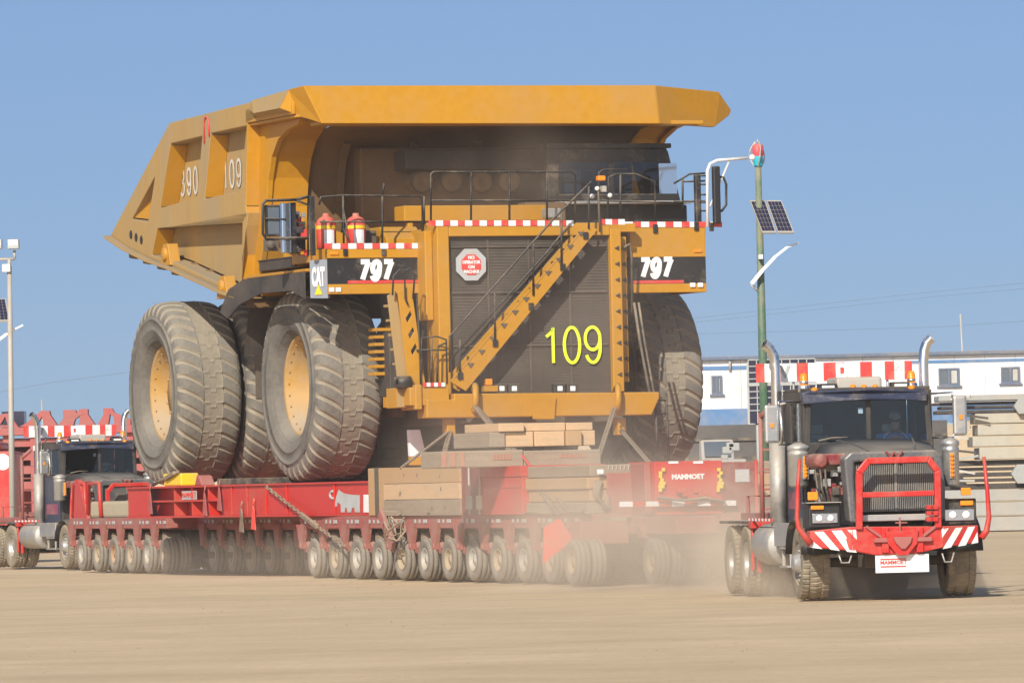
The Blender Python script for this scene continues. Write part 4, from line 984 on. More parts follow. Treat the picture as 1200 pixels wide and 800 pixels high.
# bracket frame behind the rear left tyre (rear end of deck): canvas bundle
mb = MB(); ya, za = V.ox(86, 586, -4.2); yb, zb2 = V.ox(163, 603, -4.2)
mb.box(-4.1, -2.2, max(yb, 8.7), min(ya, YB - .1), ZT, ZT + .38); solo('canvas_bundle', mb, 'canvas', V, 'long pale canvas covered bundle on the rear end of the transporter', 'bundle', bev=.06)
mb = MB()
for k, yy in enumerate((YB - .6, YB - 2.0)): mb.tube([(-4.15, yy - .6, ZT + .02), (-4.15, yy - .5, ZT + .8), (-4.15, yy + .5, ZT + .8), (-4.15, yy + .6, ZT + .02)], .05, 8)
mb.prism('x', [(YB - .2, ZT), (YB - .4, ZT + .9), (YB - .7, ZT + .9), (YB - 1.5, ZT)], -4.2, -4.12)
solo('steel_bracket', mb, 'tred', V, 'red steel bracket standing on the rear corner of the transporter', 'bracket')

JT = random.Random(77)
# ---- timber, boxes on the front part of the transporter
XF = -4.78
def boxV(px0, py0, px1, py1, x, depth, name, mats, label, cat, group=None, bev=.012, gapz=0):
    (y0, z0), (y1, z1) = V.ox(px0, py0, x), V.ox(px1, py1, x)
    mb = MB(); mb.box(x, x + depth, y0, y1, z0, z1); return solo(name, mb, mats, V, label, cat, group, bev)
G = 'timbers stacked on the transporter'
ya, yb, yc, yd, ye = (V.ox(px, 600, XF)[0] for px in (432, 452, 541, 565, 616))
ztA = V.ox(480, 547, XF)[1]
mb = MB(); mb.box(XF, XF + 1.2, yb + .02, ya, ZT, ztA); solo('timber', mb, 'wood', V, 'upright timber block with a dark strap, at the front end of the red beam', 'timber', G, .02)
mb = MB(); mb.box(XF - .01, XF + .02, (ya + yb) / 2 - .15, (ya + yb) / 2 + .1, ZT, ztA + .01); solo('strap', mb, 'chassis', V, 'dark strap across the upright timber block next to the animal emblem', 'strap')
h = (ztA - ZT) / 3
for k, (m_, lab) in enumerate((('woodgrey', 'darker weathered timber at the bottom of the three beside the dark red box'), ('woodpale', 'middle golden timber of the three left of the dark red box'), ('wood', 'topmost golden timber of the three left of the dark red box'))):
    mb = MB(); mb.box(XF - .03, XF + 1.6, yc + .01 + JT.uniform(0, .04), yb, ZT + k * h + .002, ZT + (k + 1) * h - .008); 
    for q in range(3):
        yk = yc + (yb - yc) * JT.uniform(.1, .9); zk = ZT + (k + .5) * h + JT.uniform(-.05, .05); mb.lathe([(.001, 0), (JT.uniform(.03, .05), .002)], (XF - .036, yk, zk), 'x', 12, 1)
    solo('timber', mb, [m_, 'chain'], V, lab, 'timber', G)
mb = MB(); mb.box(XF + .005, XF + 1.5, yd + .01, yc - .01, ZT + .001, ztA)
b = solo('steel_box', mb, 'maroon', V, 'dark red ribbed steel box between golden timber and bright red box', 'box', bev=.01)
rb = thing('equipment_box', V, XF + .8, (yd + ye) / 2, ZT, 'bright red steel box with a flat lid among the timbers on the transporter', 'box')
zt2 = V.ox(590, 546, XF)[1]
mb = MB(); mb.box(XF - .06, XF + 1.5, ye, yd, ZT + .001, zt2 - .2); part('body', mb, 'red', rb, .01)
mb = MB(); mb.box(XF - .08, XF + 1.52, ye - .02, yd + .0, zt2 - .195, zt2); mb.bar((XF - .07, ye, ZT + .5), (XF - .07, yd, ZT + .5), .015, .03); part('lid', mb, 'red', rb, .008)
yf0, yf1 = V.ox(617, 600, XF)[0], YF + .05
labs = ['lowest weathered timber right of the bright red box', 'second timber from the deck, right of the bright red box, with red paint', 'third timber from the deck right of the bright red box', 'uppermost of the four timbers right of the bright red box']
zC = V.ox(650, 545, XF)[1]; h = (zC - ZT) / 4
for k in range(4):
    mb = MB(); mb.box(XF + .02 + JT.uniform(-.04, .03), XF + 3.8 + .1 * k, yf1 + JT.uniform(-.05, .05), yf0 - JT.uniform(0, .04), ZT + k * h + .002, ZT + (k + 1) * h - .01)
    t_ = solo('timber', mb, ['woodgrey', 'wood', 'wood', 'woodgrey'][k], V, labs[k], 'timber', G, .02)
# front pieces: face towards the camera
fy = YF + .04
def faceV(px0, py0, px1, py1, y, depth):
    (x0, z0), (x1, z1) = V.oy(px0, py0, y), V.oy(px1, py1, y); return x0, x1, y, y + depth, z0, z1
x0, z0 = V.oy(522, 546, -17.0); x1, z1 = V.oy(704, 526, -17.0)
mb = MB(); mb.box(x0, x1 * .5 + x0 * .5, -17.0, -15.5, zC, z1 + .02); solo('timber', mb, 'woodgrey', V, 'long grey timber lying across the stack under the truck nose, left half', 'timber', G, .02)
mb = MB(); mb.box(x1 * .5 + x0 * .5 + .01, x1, -17.0, -15.5, zC, z1); solo('timber', mb, 'woodgrey', V, 'long grey timber lying across the stack under the truck nose, right half', 'timber', G, .02)
mb = MB(); xs0 = x0 + .22
for k in range(3): mb.box(xs0 + k * .17 - .3, xs0 + k * .17 - .2, -17.012, -17.002, zC + .02, z1)
solo('painted_stripes', mb, 'woodred', V, 'dark red bands on the left end of the grey timber under the truck nose', 'stripe')
for j, (u0, u1, v0, v1, lab) in enumerate(((215, 345, 290, 340, 'faint red stamp on the left half of the long grey timber'), (660, 840, 290, 325, 'faint red stamp on the right half of the long grey timber'))):
    px0, px1 = 540 + u0 / 5.715, 540 + u1 / 5.715; py0, py1 = 480 + v0 / 5.715, 480 + v1 / 5.715
    a, za = V.oy(px0, py1, -17.01); b_, zb3 = V.oy(px1, py0, -17.01); mb = MB(); n = 6
    for k in range(n): mb.box(a + (b_ - a) * k / n, a + (b_ - a) * (k + .7) / n, -17.012, -17.004, za + .01, zb3 - .01)
    solo('stamp', mb, 'woodred', V, lab, 'stamp')
zP = V.oy(620, 525, -15.4)[1]; zQ = V.oy(620, 505, -15.4)[1]; zR = V.oy(620, 496, -15.4)[1]
wid = [(573, 592, 'woodgrey'), (592, 626, 'woodpale'), (626, 662, 'woodpale'), (662, 681, 'wood'), (681, 699, 'woodpale')]
nm = ['greyish leftmost', 'second from left, pale', 'middle pale', 'browner fourth from left', 'rightmost pale']
for (a, b_, m_), nn in zip(wid, nm):
    xa, _ = V.oy(a, 510, -15.4); xb, _ = V.oy(b_, 510, -15.4); mb = MB(); mb.box(xa + .008, xb - .008, -15.4 + JT.uniform(-.08, .06), -13.2, max(z1, zP) + .03, zQ - .006)
    solo('timber', mb, m_, V, nn + ' timber end in the upper row under the bumper', 'timber', G, .015)
for (a, b_, nn) in ((582, 613, 'left short'), (613, 664, 'long middle'), (664, 696, 'right short')):
    xa, _ = V.oy(a, 500, -15.38); xb, _ = V.oy(b_, 500, -15.38); mb = MB(); mb.box(xa + .01, xb - .01, -15.38 + JT.uniform(-.1, .05), -13.4, zQ, zR + JT.uniform(-.02, .02))
    solo('timber', mb, 'woodpale', V, nn + ' plank topping the pile directly under the yellow bumper', 'timber', G, .012)
# red hose basket and power pack
gy = YF + .02
x0, x1, _, _, z0, z1 = faceV(712, 592, 744, 545, gy, 1)
hb = thing('hose_crate', V, (x0 + x1) / 2, gy + .5, ZT, 'dusty dark red crate with coiled cables left of the red power unit', 'crate')
mb = MB(); mb.box(x0, x1, gy, gy + 1.2, ZT + .002, z1 - .12); part('bin', mb, 'reddusty', hb, .01)
mb = MB()
for k in range(7): xx = x0 + (x1 - x0) * (k + .5) / 7; mb.tube([(xx, gy + .05, z1 - .12), (xx + .01, gy + .02, z1), (xx + .04, gy + .15, z1 + .02), (xx + .05, gy + .3, z1 - .1)], .012, 5)
part('cable', mb, 'palepole', hb)
mb = MB()
for k in range(5): mb.tube([(x0 - .12 - .03 * k, gy - .05, z1 - .25), (x0 - .2 - .02 * k, gy - .08, z1 - .5), (x0 - .1 + .03 * k, gy - .06, z1 - .75), (x0 - .02, gy - .05, z1 - .5)], .022, 6)
solo('hose_coil', mb, 'chain', V, 'coiled dark hose hanging beside the dusty red crate', 'hose')
mb = MB(); xx, zz = V.oy(703, 553, gy - .1); mb.box(xx - .05, xx + .06, gy - .12, gy - .09, zz - .03, zz + .05); solo('paper_tag', mb, 'white', V, 'small white rag tied on the dark hose coil', 'rag')
gp = gy - .9
x0, x1, _, _, z0, z1 = faceV(768, 586, 846, 539, gp, 1)
pp = thing('power_unit', V, (x0 + x1) / 2, gp + .7, 1.17, 'bright red power unit box with white lettering and yellow chain binders', 'power unit')
mb = MB(); mb.box(x0, x1, gp, gp + 1.4, 1.17, z1); mb.box(x0 - .12, x0 - .003, gp + .2, gp + 1.5, 1.17, z1 - .02, 1); part('housing', mb, ['red', 'reddusty'], pp, .012)
x2, _ = V.oy(889, 586, gp); mb = MB(); mb.box(x1 + .01, x2, gp + .02, gp + 1.4, 1.17, z1 - .03); mb.box(x2 - .06, x2 - .0, gp - .02, gp + .019, 1.17, z1, 1); part('control_cabinet', mb, ['maroon', 'red'], pp, .012)
xs1, zs1 = V.oy(870, 557, gp); mb = MB(); mb.box(xs1 - .13, xs1 + .13, gp + .0, gp + .018, zs1 - .11, zs1 + .11); part('panel_window', mb, 'greyline', pp)
xs1, zs1 = V.oy(806, 558.5, gp); text('lettering', 'MAMMOET', .115, 'white', pp, (xs1, gp - .006, zs1), bold=.006, sx=1.05)
mb = MB()
for px, py in ((789, 541.5), (818, 541.5)):
    a, za = V.oy(px, py, gp); mb.box(a - .09, a + .09, gp - .008, gp - .002, za - .02, za + .02)
part('reflector', mb, 'white', pp)
mb = MB()
for px in (774.5, 842.5):
    for k in range(7):
        a, za = V.oy(px + rr.uniform(-2, 2), 550 + k * 4, gp); s = .028 if k not in (4, 5) else .055
        mb.box(a - s, a + s, gp - .07, gp - .02, za - .03, za + .03)
part('chain_binder', mb, 'safety', pp, .008)
mb = MB(); xa, za = V.oy(726, 590.5, gp - .1); xb, zb3 = V.oy(862, 589, gp - .1); n = 9
for k in range(n): p = xs_((xa, za), (xb, zb3), k / n); q = xs_((xa, za), (xb, zb3), (k + 1) / n); mb.bar((p[0], gp - .1, p[1]), (q[0], gp - .1, q[1]), .05, .09, k % 2)
part('striped_rail', mb, ['white', 'red'], pp)
mb = MB()
for k in range(6): a, za = V.oy(798 + k * 6, 574 + (k % 3) * 4, gp - .15); mb.box(a - .05, a + .14, gp - .16, gp - .02, za - .05, za + .04)
a0_, z0_ = V.oy(770, 583, gp - .2); a1_, z1_ = V.oy(850, 588, gp - .2); mb.tube([(a0_, gp - .2, z0_), (a0_ * .6 + a1_ * .4, gp - .25, z0_ - .06), (a0_ * .3 + a1_ * .7, gp - .2, z0_ - .02), (a1_, gp - .2, z1_)], .03, 6, 1)
part('valve_block', mb, ['red', 'rubberblk'], pp, .008)
mb = MB(); x3, z3 = V.oy(800, 596, gp - .3); mb.box(xa, x2 + .2, gp + .3, gp + 1.3, 1.0, 1.168); part('base_frame', mb, 'woodgrey', pp, .01)

# ---- chains from the truck to the transporter
def chainV(pts, label, r=.035, mats='chain', name='chain', n=26):
    P = []
    for a, b in zip(pts, pts[1:]):
        A, B = Vector(a), Vector(b); L = (B - A).length; m = max(4, int(L / .14))
        for k in range(m): P.append((A.lerp(B, k / m), A.lerp(B, (k + .8) / m)))
    mb = MB()
    for k, (a, b) in enumerate(P):
        d = (b - a).normalized(); s = d.cross(Vector((0, 0, 1) if k % 2 else (0, 1, .3))).normalized() * r
        mb.tube([a - d * .02, a + s + d * .03, b + s - d * .03, b + d * .02, b - s - d * .03, a - s + d * .03, a - d * .02], .016, 5)
    return solo(name, mb, mats, W0, label, 'chain', 'tie-down chains on the truck')
def TW(px, py, y): x, z = T.oy(px, py, y); X, Y = T.w(x, y); return (X, Y, z)
def TX(px, py, x): y, z = T.ox(px, py, x); X, Y = T.w(x, y); return (X, Y, z)
def VX(px, py, x): y, z = V.ox(px, py, x); X, Y = V.w(x, y); return (X, Y, z)
def VYW(px, py, y): x, z = V.oy(px, py, y); X, Y = V.w(x, y); return (X, Y, z)
chainV([TW(557, 476, BY - .25), VYW(655, 602, YF - .05)], 'long rusty chain from the left tow hook across the timber pile', .05)
chainV([TW(560, 478, BY - .25), VYW(668, 600, YF - .1)], 'second chain beside it from the left tow hook, touching the red strap', .035)
chainV([TW(720, 478, BY - .25), VYW(680, 600, YF - .05)], 'chain from the right tow hook slanting left down to the deck', .04)
chainV([TW(527, 506, BY + .2), VX(503, 600, XF - .05)], 'chain from the left lug hanging down over the golden timbers', .045)
chainV([TW(525, 506, BY + .2), VX(470, 548, XF - .04)], 'thin chain from the left lug to the back of the golden timbers', .03)
chainV([TW(728, 504, BY + .2), VYW(766, 548, gp + .3)], 'chain from the right lug down to the red power unit', .035)
chainV([TX(312, 570, -5.1), TX(372, 617, -5.15), VX(405, 640, -4.86)], 'brown chain slanting across the face of the red beam', .032)
mb = MB(); a, b = Vector(TX(352, 602, -5.16)), Vector(TX(372, 617, -5.18)); mb.bar(a, b, .08, .10); solo('ratchet_binder', mb, 'chain', W0, 'rusty binder block on the chain below the red beam', 'binder', bev=.02)
mb = MB(); a, b = Vector(VX(461, 640, -4.82)), Vector(VX(446, 600, -4.84)); mb.bar(a, b, .10, .22); solo('lashing_lever', mb, 'reddusty', W0, 'slanting dusty red lever leaning over the wheels below the strap', 'lever', bev=.02)
mb = MB(); r2 = random.Random(5); pts = []
base = Vector(VX(462, 612, -4.95))
for k in range(26): pts.append(base + Vector((r2.uniform(-.22, .22), r2.uniform(-.1, .05), r2.uniform(-.35, .25))))
mb.tube(pts, .02, 5); solo('chain_heap', mb, 'woodgrey', W0, 'tangle of pale dusty chain hanging at the deck edge', 'chain')
mb = MB(); a = Vector(VYW(612, 533, -17.1)); b = Vector(VYW(632, 560, -17.3)); mb.bar(a, b, .05, .03); solo('red_strap', mb, 'redsign', W0, 'thin red strap piece along the long rusty chain', 'strap')
for px in (549, 562):
    mb = MB(); a = Vector(VX(px, 547, XF - .09)); b = Vector(VX(px + (1 if px < 555 else 0), 603, XF - .09)); mb.bar(a, b, .03, .05)
    mb.box(b.x - .06, b.x + .06, b.y - .06, b.y + .02, b.z + .1, b.z + .35)
    solo('lashing_strap', mb, 'palepole', W0, ('left' if px < 555 else 'right') + ' of the two pale straps down the dark red steel box', 'strap')

# ================================================================== PRIME MOVER (heavy tractor), built once and copied
_r = ray(1037, 700); A = Frame(_r[0] * 92.6 / _r[1], 92.6, 8)
def AY(px, py, y): return A.oy(px, py, y)
def A3(px, py, y): x, z = A.oy(px, py, y); return (x, y, z)
def make_tractor():
    t = thing('heavy_tractor', A, 0, 2.5, 0, 'front heavy road tractor with red grille guard and striped bumper, pulling the load', 'tractor', 'tractors at both ends of the transporter')
    of = OFF[t]
    # --- wheels
    def tyre_small(R, W, name):
        mb = MB(); h = W / 2; N = 40; K = 4; S = N * K
        cols = [(-h * .72, .27, 0), (-h * .95, .32, 0), (-h, .42, 0), (-h * .98, R - .05, 0), (-h * .93, R - .012, .012), (-h * .52, R, .014), (-h * .50, R, .022), (-h * .46, R, .022), (-h * .03, R, .02), (h * .03, R, .02), (h * .46, R, .022), (h * .50, R, .022), (h * .52, R, .014), (h * .93, R - .012, .012), (h * .98, R - .05, 0), (h, .42, 0), (h * .95, .32, 0), (h * .72, .27, 0)]
        n = len(cols); vs = []
        for k in range(S):
            for i, (w, r, d) in enumerate(cols):
                j = (k + (2 if 6 < i < 11 else 0)) % K
                rr_ = r - (d if (j == 0 or i in (7, 10)) else 0); a = 2 * PI * k / S; vs.append((w, -rr_ * math.cos(a), rr_ * math.sin(a)))
        mb.add(vs, [[k * n + i, k * n + i + 1, ((k + 1) % S) * n + i + 1, ((k + 1) % S) * n + i] for k in range(S) for i in range(n - 1)], 0, False)
        return mb.mesh(name, ['tractortyre'])
    R = .53
    me_f = tyre_small(R, .42, 'tyre'); me_r = tyre_small(R, .29, 'tyre')
    def rim(off, deep):
        m = MB(); e = -off
        m.lathe([(.28, e + .02), (.27, e), (.255, e + .02), (.24, e + .05), (.22, e + (.16 if deep else .05)), (.15, e + (.17 if deep else .03)), (.12, e + (.08 if deep else -.06)), (.09, e + (.06 if deep else -.09)), (.001, e + (.05 if deep else -.09))], (0, 0, 0), 'x', 28)
        for k in range(10): a = 2 * PI * k / 10; m.cyl((e + (.17 if deep else .05), .185 * math.cos(a), .185 * math.sin(a)), (e + (.13 if deep else .005), .185 * math.cos(a), .185 * math.sin(a)), .018, 6)
        return m.mesh('rim', ['alu'])
    rf, rr_me = rim(.19, False), rim(.13, True)
    spots = [(-1.07, 0, me_f, rf, 0), (1.07, 0, me_f, rf, 1)]
    for y in (4.6, 5.95):
        for s in (-1, 1): spots += [(s * 1.08, y, me_r, rr_me, s > 0), (s * .76, y, me_r, rr_me, s > 0)]
    for x, y, me, rm, flip in spots:
        w = link('tyre', me, t); w.location = (x - of[0], y - of[1], R); r = link('rim', rm, w); r.rotation_euler = (0, 0, PI if flip else 0)
        w.rotation_euler = (0, 0, R_(-2) if y == 0 else 0)
    # --- frame, axles
    mb = MB()
    for x in (-.45, .45): mb.box(x - .05, x + .05, -1.0, 7.2, .78, 1.08)
    mb.cyl((-1, 0, .53), (1, 0, .53), .07, 8); mb.cyl((-.9, 4.6, .53), (.9, 4.6, .53), .13, 10); mb.cyl((-.9, 5.95, .53), (.9, 5.95, .53), .13, 10)
    mb.box(-.4, .4, -.6, 1.6, .45, .95); mb.box(-.2, .25, 4.2, 6.3, .35, .75)
    part('frame', mb, 'chassis', t, .01)
    # --- bumper
    by = -1.42
    mb = MB()
    P = lambda *a: [AY(px, py, by) for px, py in a]
    mb.prism('y', P((998, 617), (1108, 616), (1106, 641), (1075, 648), (1026, 650), (999, 645)), by, by + .3)
    for s, seg in ((-1, [(998, 617), (999, 645), (952, 641), (952, 622)]), (1, [(1108, 616), (1106, 641), (1151, 635), (1150, 615)])):
        q = P(*seg); x_out = q[2][0]; x_in = q[0][0]
        def dep(x): return by + .22 * max(0, (x - x_in) / (x_out - x_in))
        vs = [(p[0], dep(p[0]), p[1]) for p in q] + [(p[0], dep(p[0]) + .22, p[1]) for p in q]
        mb.add(vs, [(0, 1, 2, 3), (7, 6, 5, 4), (0, 4, 5, 1), (1, 5, 6, 2), (2, 6, 7, 3), (3, 7, 4, 0)])
    bp = part('bumper', mb, 'tred', t, .012)
    # white chevrons on the bumper wings
    for s, segs in ((-1, [[(952, 643 - 2), (953, 632), (966, 643)], [(957, 623), (967, 622.5), (985, 645), (975, 643.5)], [(976, 621.5), (987, 621), (1004, 647), (993, 646)], [(993, 620.5), (1003, 620.5), (1004, 632)]]),
                    (1, [[(1103, 619), (1112, 618.5), (1104, 630)], [(1121, 618), (1130, 617.5), (1115, 641), (1104.5, 643)], [(1137, 617), (1146, 616.5), (1134, 638.5), (1124, 640)], [(1149, 623), (1150, 635.5), (1141, 637)]])):
        mb = MB()
        for sg in segs:
            q = P(*sg); ref = AY(998 if s < 0 else 1108, 630, by)[0]; out = AY(952 if s < 0 else 1150, 630, by)[0]
            vs = [(p[0], by - .008 + .22 * max(0, min(1, (p[0] - ref) / (out - ref))), p[1]) for p in q]; k = len(vs)
            vs += [(v[0], v[1] + .004, v[2]) for v in vs]
            mb.add(vs, [list(range(k)), [i + k for i in reversed(range(k))]] + [[i, (i + 1) % k, (i + 1) % k + k, i + k] for i in range(k)])
        part('white_stripes', mb, 'white', bp)
    mb = MB(); x, z = AY(1057, 632, by)
    mb.prism('y', [(x - .26, z + .12), (x + .22, z + .13), (x + .20, z - .06), (x + .06, z - .22), (x - .08, z - .22), (x - .22, z - .06)], by - .10, by - .003)
    mb.prism('y', [(x - .15, z + .04), (x + .12, z + .04), (x + .1, z - .04), (x + .02, z - .13), (x - .04, z - .13), (x - .12, z - .04)], by - .15, by - .101, 1)
    for s in (-1, 1):
        mb.bar((x + s * .2, by - .06, z), (x + s * .42, by - .06, z), .06, .06, 1); mb.bar((x + s * .27, by - .02, z + .02), (x + s * .52, by - .02, z + .2), .04, .04, 1); mb.box(x + s * .2, x + s * .3, by - .05, by - .003, z - .18, z + .18)
    mb.tube([(x - .03, by - .03, z + .1), (x - .03, by - .03, z + .32)], .015, 6, 1); mb.tube([(x - .1, by - .03, z + .24), (x + .08, by - .03, z + .24)], .012, 6, 1)
    part('tow_hitch', mb, ['tred', 'bgred'], bp, .01)
    mb = MB()
    for px in (951, 1110):
        a, b, c, d = (A3(px - 6 + 0, 648, by + .1), A3(px - 3 + 0, 658, by + .1), A3(px + 5, 658, by + .1), A3(px + 8, 647, by + .1)) if px > 1000 else (A3(983, 650, by + .1), A3(986, 659, by + .1), A3(995, 659, by + .1), A3(998, 650, by + .1))
        mb = MB(); mb.tube([a, b, c, d], .014, 6); part('step_loop', mb, 'alu', t)
    x0, z0 = AY(1026, 671, by + .05); x1, z1 = AY(1088, 648.5, by + .05)
    mb = MB(); mb.box(x0, x1, by + .03, by + .045, z0, z1); pl = part('plate', mb, 'white', t)
    text('plate_lettering', 'MAMMOET', .075, 'redsign', pl, (x0 + .26, by + .026, (z0 + z1) / 2 + .015), sx=1.05, bold=.002, ext=.002)
    mb = MB()
    for dz in (.065, -.04): mb.box(x0 + .07, x0 + .44, by + .022, by + .028, (z0 + z1) / 2 + dz - .009, (z0 + z1) / 2 + dz + .009)
    part('plate_line', mb, 'redsign', pl)
    # --- side horns
    for s, pts in ((-1, [(950, 637), (943, 628), (936, 618), (934, 606), (935, 570), (937, 538)]), (1, [(1150, 630), (1156, 622), (1159, 606), (1157, 575), (1153, 535)])):
        mb = MB(); mb.tube([A3(px, py, by + .18) for px, py in pts], .042, 10, radii=([.05, .048, .04, .034, .03, .026] if len(pts) == 6 else [.05, .045, .036, .03, .026])); part('side_guard', mb, 'tred', t)
    # --- grille guard
    gy_ = by - .02
    mb = MB()
    gq = [(1007, 620), (1007, 553), (1017, 540), (1088, 538), (1098, 551), (1099, 618)]
    go = [AY(px + dx, py + dy, gy_) for (px, py), (dx, dy) in zip(gq, ((-4, 0), (-4, -1.5), (-1.5, -4), (1.5, -4), (4, -1.5), (4, 0)))]
    gi = [AY(px + dx, py + dy, gy_) for (px, py), (dx, dy) in zip(gq, ((3.5, 0), (3.5, 2), (2, 3.5), (-2, 3.5), (-3.5, 2), (-3.5, 0)))]
    for k in range(5): mb.prism('y', [go[k], go[k + 1], gi[k + 1], gi[k]], gy_ - .04, gy_ + .04)
    mb.prism('y', [AY(1010.6, 576.5, gy_), AY(1094.9, 574, gy_), AY(1094.9, 580.5, gy_), AY(1010.6, 583, gy_)], gy_ - .035, gy_ + .035)
    part('grille_guard', mb, 'tred', t, .012)
    mb = MB()
    for px in (1089, 1094):
        for py in (594, 601, 608): a = A3(px, py, gy_ - .02); mb.box(a[0] - .05, a[0] + .05, gy_ - .09, gy_ + .02, a[2] - .03, a[2] + .03)
    mb.tube([A3(1086, 595, gy_ - .03), A3(1102, 594, gy_ - .03)], .025, 6); mb.tube([A3(1086, 607, gy_ - .03), A3(1102, 606, gy_ - .03)], .025, 6)
    part('guard_latch', mb, 'tred', t, .005)
    # --- radiator surround and grille
    sy = -1.15
    O = [AY(*p, sy) for p in [(996, 612), (991, 560), (989, 537), (997, 529.5), (1096, 526.5), (1104, 533), (1108, 570), (1108, 609)]]
    I = [AY(*p, sy) for p in [(1004, 607), (1001, 560), (1001, 541), (1094, 537.5), (1100, 560), (1101, 605)]]
    mb = MB(); mb.prism('y', O, sy, sy + .35, 0, [I]); part('grille_surround', mb, 'surround', t, .03)
    g0, g1 = AY(1001, 600, sy), AY(1101, 540, sy)
    mb = MB(); mb.box(g0[0], g1[0], sy + .20, sy + .3, g0[1], g1[1]); part('radiator', mb, 'black', t)
    mb = MB(); n = 46
    for k in range(n): x = g0[0] + (g1[0] - g0[0]) * (k + .5) / n; mb.box(x - .007, x + .007, sy + .10, sy + .19, g0[1], g1[1] - .02)
    x = (g0[0] + g1[0]) / 2; mb.box(x - .02, x + .02, sy + .08, sy + .099, g0[1], g1[1] - .02)
    part('grille_bars', mb, 'grillebar', t)
    mb = MB(); a, b = AY(1003, 611, sy - .02), AY(1102, 601, sy - .02); mb.box(a[0], b[0], sy - .05, sy - .003, a[1], b[1]); part('chrome_strip', mb, 'alu', t, .01)
    mb = MB()
    for dx in (-.12, .12): xx, zz = AY(1047, 532, sy); mb.bar((xx + dx, sy - .04, zz + .05), (xx + dx * .4, sy - .04, zz - .05), .05, .03)
    mb.bar((xx - .05, sy - .04, zz - .05), (xx, sy - .04, zz + .04), .04, .03); mb.bar((xx + .05, sy - .04, zz - .05), (xx, sy - .04, zz + .04), .04, .03)
    part('badge', mb, 'maroon', t, .005)
    # --- hood: loft from surround to cowl
    zf = AY(1050, 529, sy)[1]; cy = 1.05
    bl, br = AY(951, 519, cy), AY(1095, 514, cy); fl_, fr_ = AY(994, 533, sy + .1), AY(1104, 530, sy + .1)
    mb = MB(); secs = []
    def sect(y, xl_, xr_, zt__, zb__, crown):
        xs = [xl_, xl_ + .02, xl_ + .10, xl_ + .35, (xl_ + xr_) / 2, xr_ - .35, xr_ - .10, xr_ - .02, xr_]
        zs = [zb__, zt__ - .13, zt__ - .03, zt__ + crown * .6, zt__ + crown, zt__ + crown * .6, zt__ - .03, zt__ - .13, zb__]
        return [(a, y, c) for a, c in zip(xs, zs)]
    S1 = sect(sy + .352, fl_[0], fr_[0], zf - .0, zf - .32, .02); S2 = sect(-.1, (fl_[0] * 1.35 + bl[0]) / 2.35, (fr_[0] * 1.35 + br[0]) / 2.35, (zf + bl[1]) / 2 + .01, zf - .25, .04); S3 = sect(cy, bl[0] + .03, br[0] + .02, bl[1] + .0, bl[1] - .45, .05)
    vs = S1 + S2 + S3; n = 9
    mb.add(vs, [(r * n + i, r * n + i + 1, (r + 1) * n + i + 1, (r + 1) * n + i) for r in range(2) for i in range(n - 1)], 0, True)
    for i_ in (3, 5):
        for p, q in ((S1, S2), (S2, S3)): mb.bar(Vector(p[i_]) + Vector((0, 0, .004)), Vector(q[i_]) + Vector((0, 0, .004)), .03, .015, 0)
    o = part('hood', mb, 'hood', t); sm = o.modifiers.new('solid', 'SOLIDIFY'); sm.thickness = .02
    # --- engine (exposed on the left of the hood)
    mb = MB(); mb.box(-.50, .45, sy + .4, 1.0, 1.0, zf - .30); part('engine', mb, 'black', t, .04)
    mb = MB(); a, b = A3(955, 545, -.2), A3(990, 531, -.2); mb.box(a[0], b[0] + .05, -.5, .6, a[2], b[2]); mb.lathe([(.001, -.06), (.09, -.05), (.11, 0), (.11, .6)], A3(962, 540, -.55), 'y', 12); part('intake_box', mb, 'maroon', t, .02)
    mb = MB(); r3 = random.Random(9)
    for k in range(22):
        px, py = r3.uniform(952, 990), r3.uniform(547, 596); x, y, z = A3(px, py, r3.uniform(-.7, -.3)); s = r3.uniform(.02, .06); mb.box(x - s, x + s, y, y + .1, z - s, z + s, r3.choice([0, 0, 1, 2, 2]))
    for k in range(3):
        mb.tube([A3(955 + k * 6, 550, -.6), A3(958 + k * 5, 572, -.75), A3(966 + k * 4, 596, -.65)], .018, 6, 2)
    a, b = A3(972, 596, -.6), A3(980, 566, -.6); mb.box(a[0], b[0], -.6, -.4, a[2], b[2], 1)
    part('engine_parts', mb, ['alu', 'maroon', 'black'], t, .006)
    # --- headlight pods
    for s, (c0, c1, l0, l1, am1, am2) in ((-1, ((948, 619), (985, 588), (952, 613), (981, 601), ((946.5, 586), (958, 576)), ((950, 597), (965, 592))) ), (1, ((1104, 615), (1144, 583), (1107, 610), (1141, 596), ((1126, 580), (1137, 571)), ((1125, 592), (1140, 586))))):
        hy = -1.02
        a, b = AY(*c0, hy), AY(*c1, hy); mb = MB(); mb.box(a[0], b[0], hy, hy + .5, a[1], b[1]); pod = part('headlight_pod', mb, 'black', t, .025)
        a, b = AY(*l0, hy), AY(*l1, hy); mb = MB(); w = (b[0] - a[0]); xm = a[0] + w * (.5)
        mb.box(a[0], b[0], hy - .03, hy - .002, a[1], b[1], 1); zc2 = (a[1] + b[1]) / 2; hr = (b[1] - a[1]) * .36
        for q_ in (.27, .73): mb.lathe([(.001, -.035), (hr * .7, -.03), (hr, -.01), (hr, .02)], (a[0] + w * q_, hy - .02, zc2), 'y', 16, 0)
        part('headlight', mb, ['lens', 'chrome'], pod, .006)
        for q in (am1, am2):
            a, b = AY(*q[0], hy), AY(*q[1], hy); mb = MB(); mb.box(a[0], b[0], hy - .04, hy + .02, a[1], b[1]); part('indicator_lamp', mb, 'amber', pod, .012)
        a, b = AY(c0[0] - 4, c1[1] + 1.5, hy), AY(c1[0], c1[1] - .5, hy); mb = MB(); mb.box(a[0], b[0], hy - .08, hy + .3, a[1], b[1]); part('fender_edge', mb, 'palepole', pod, .005)
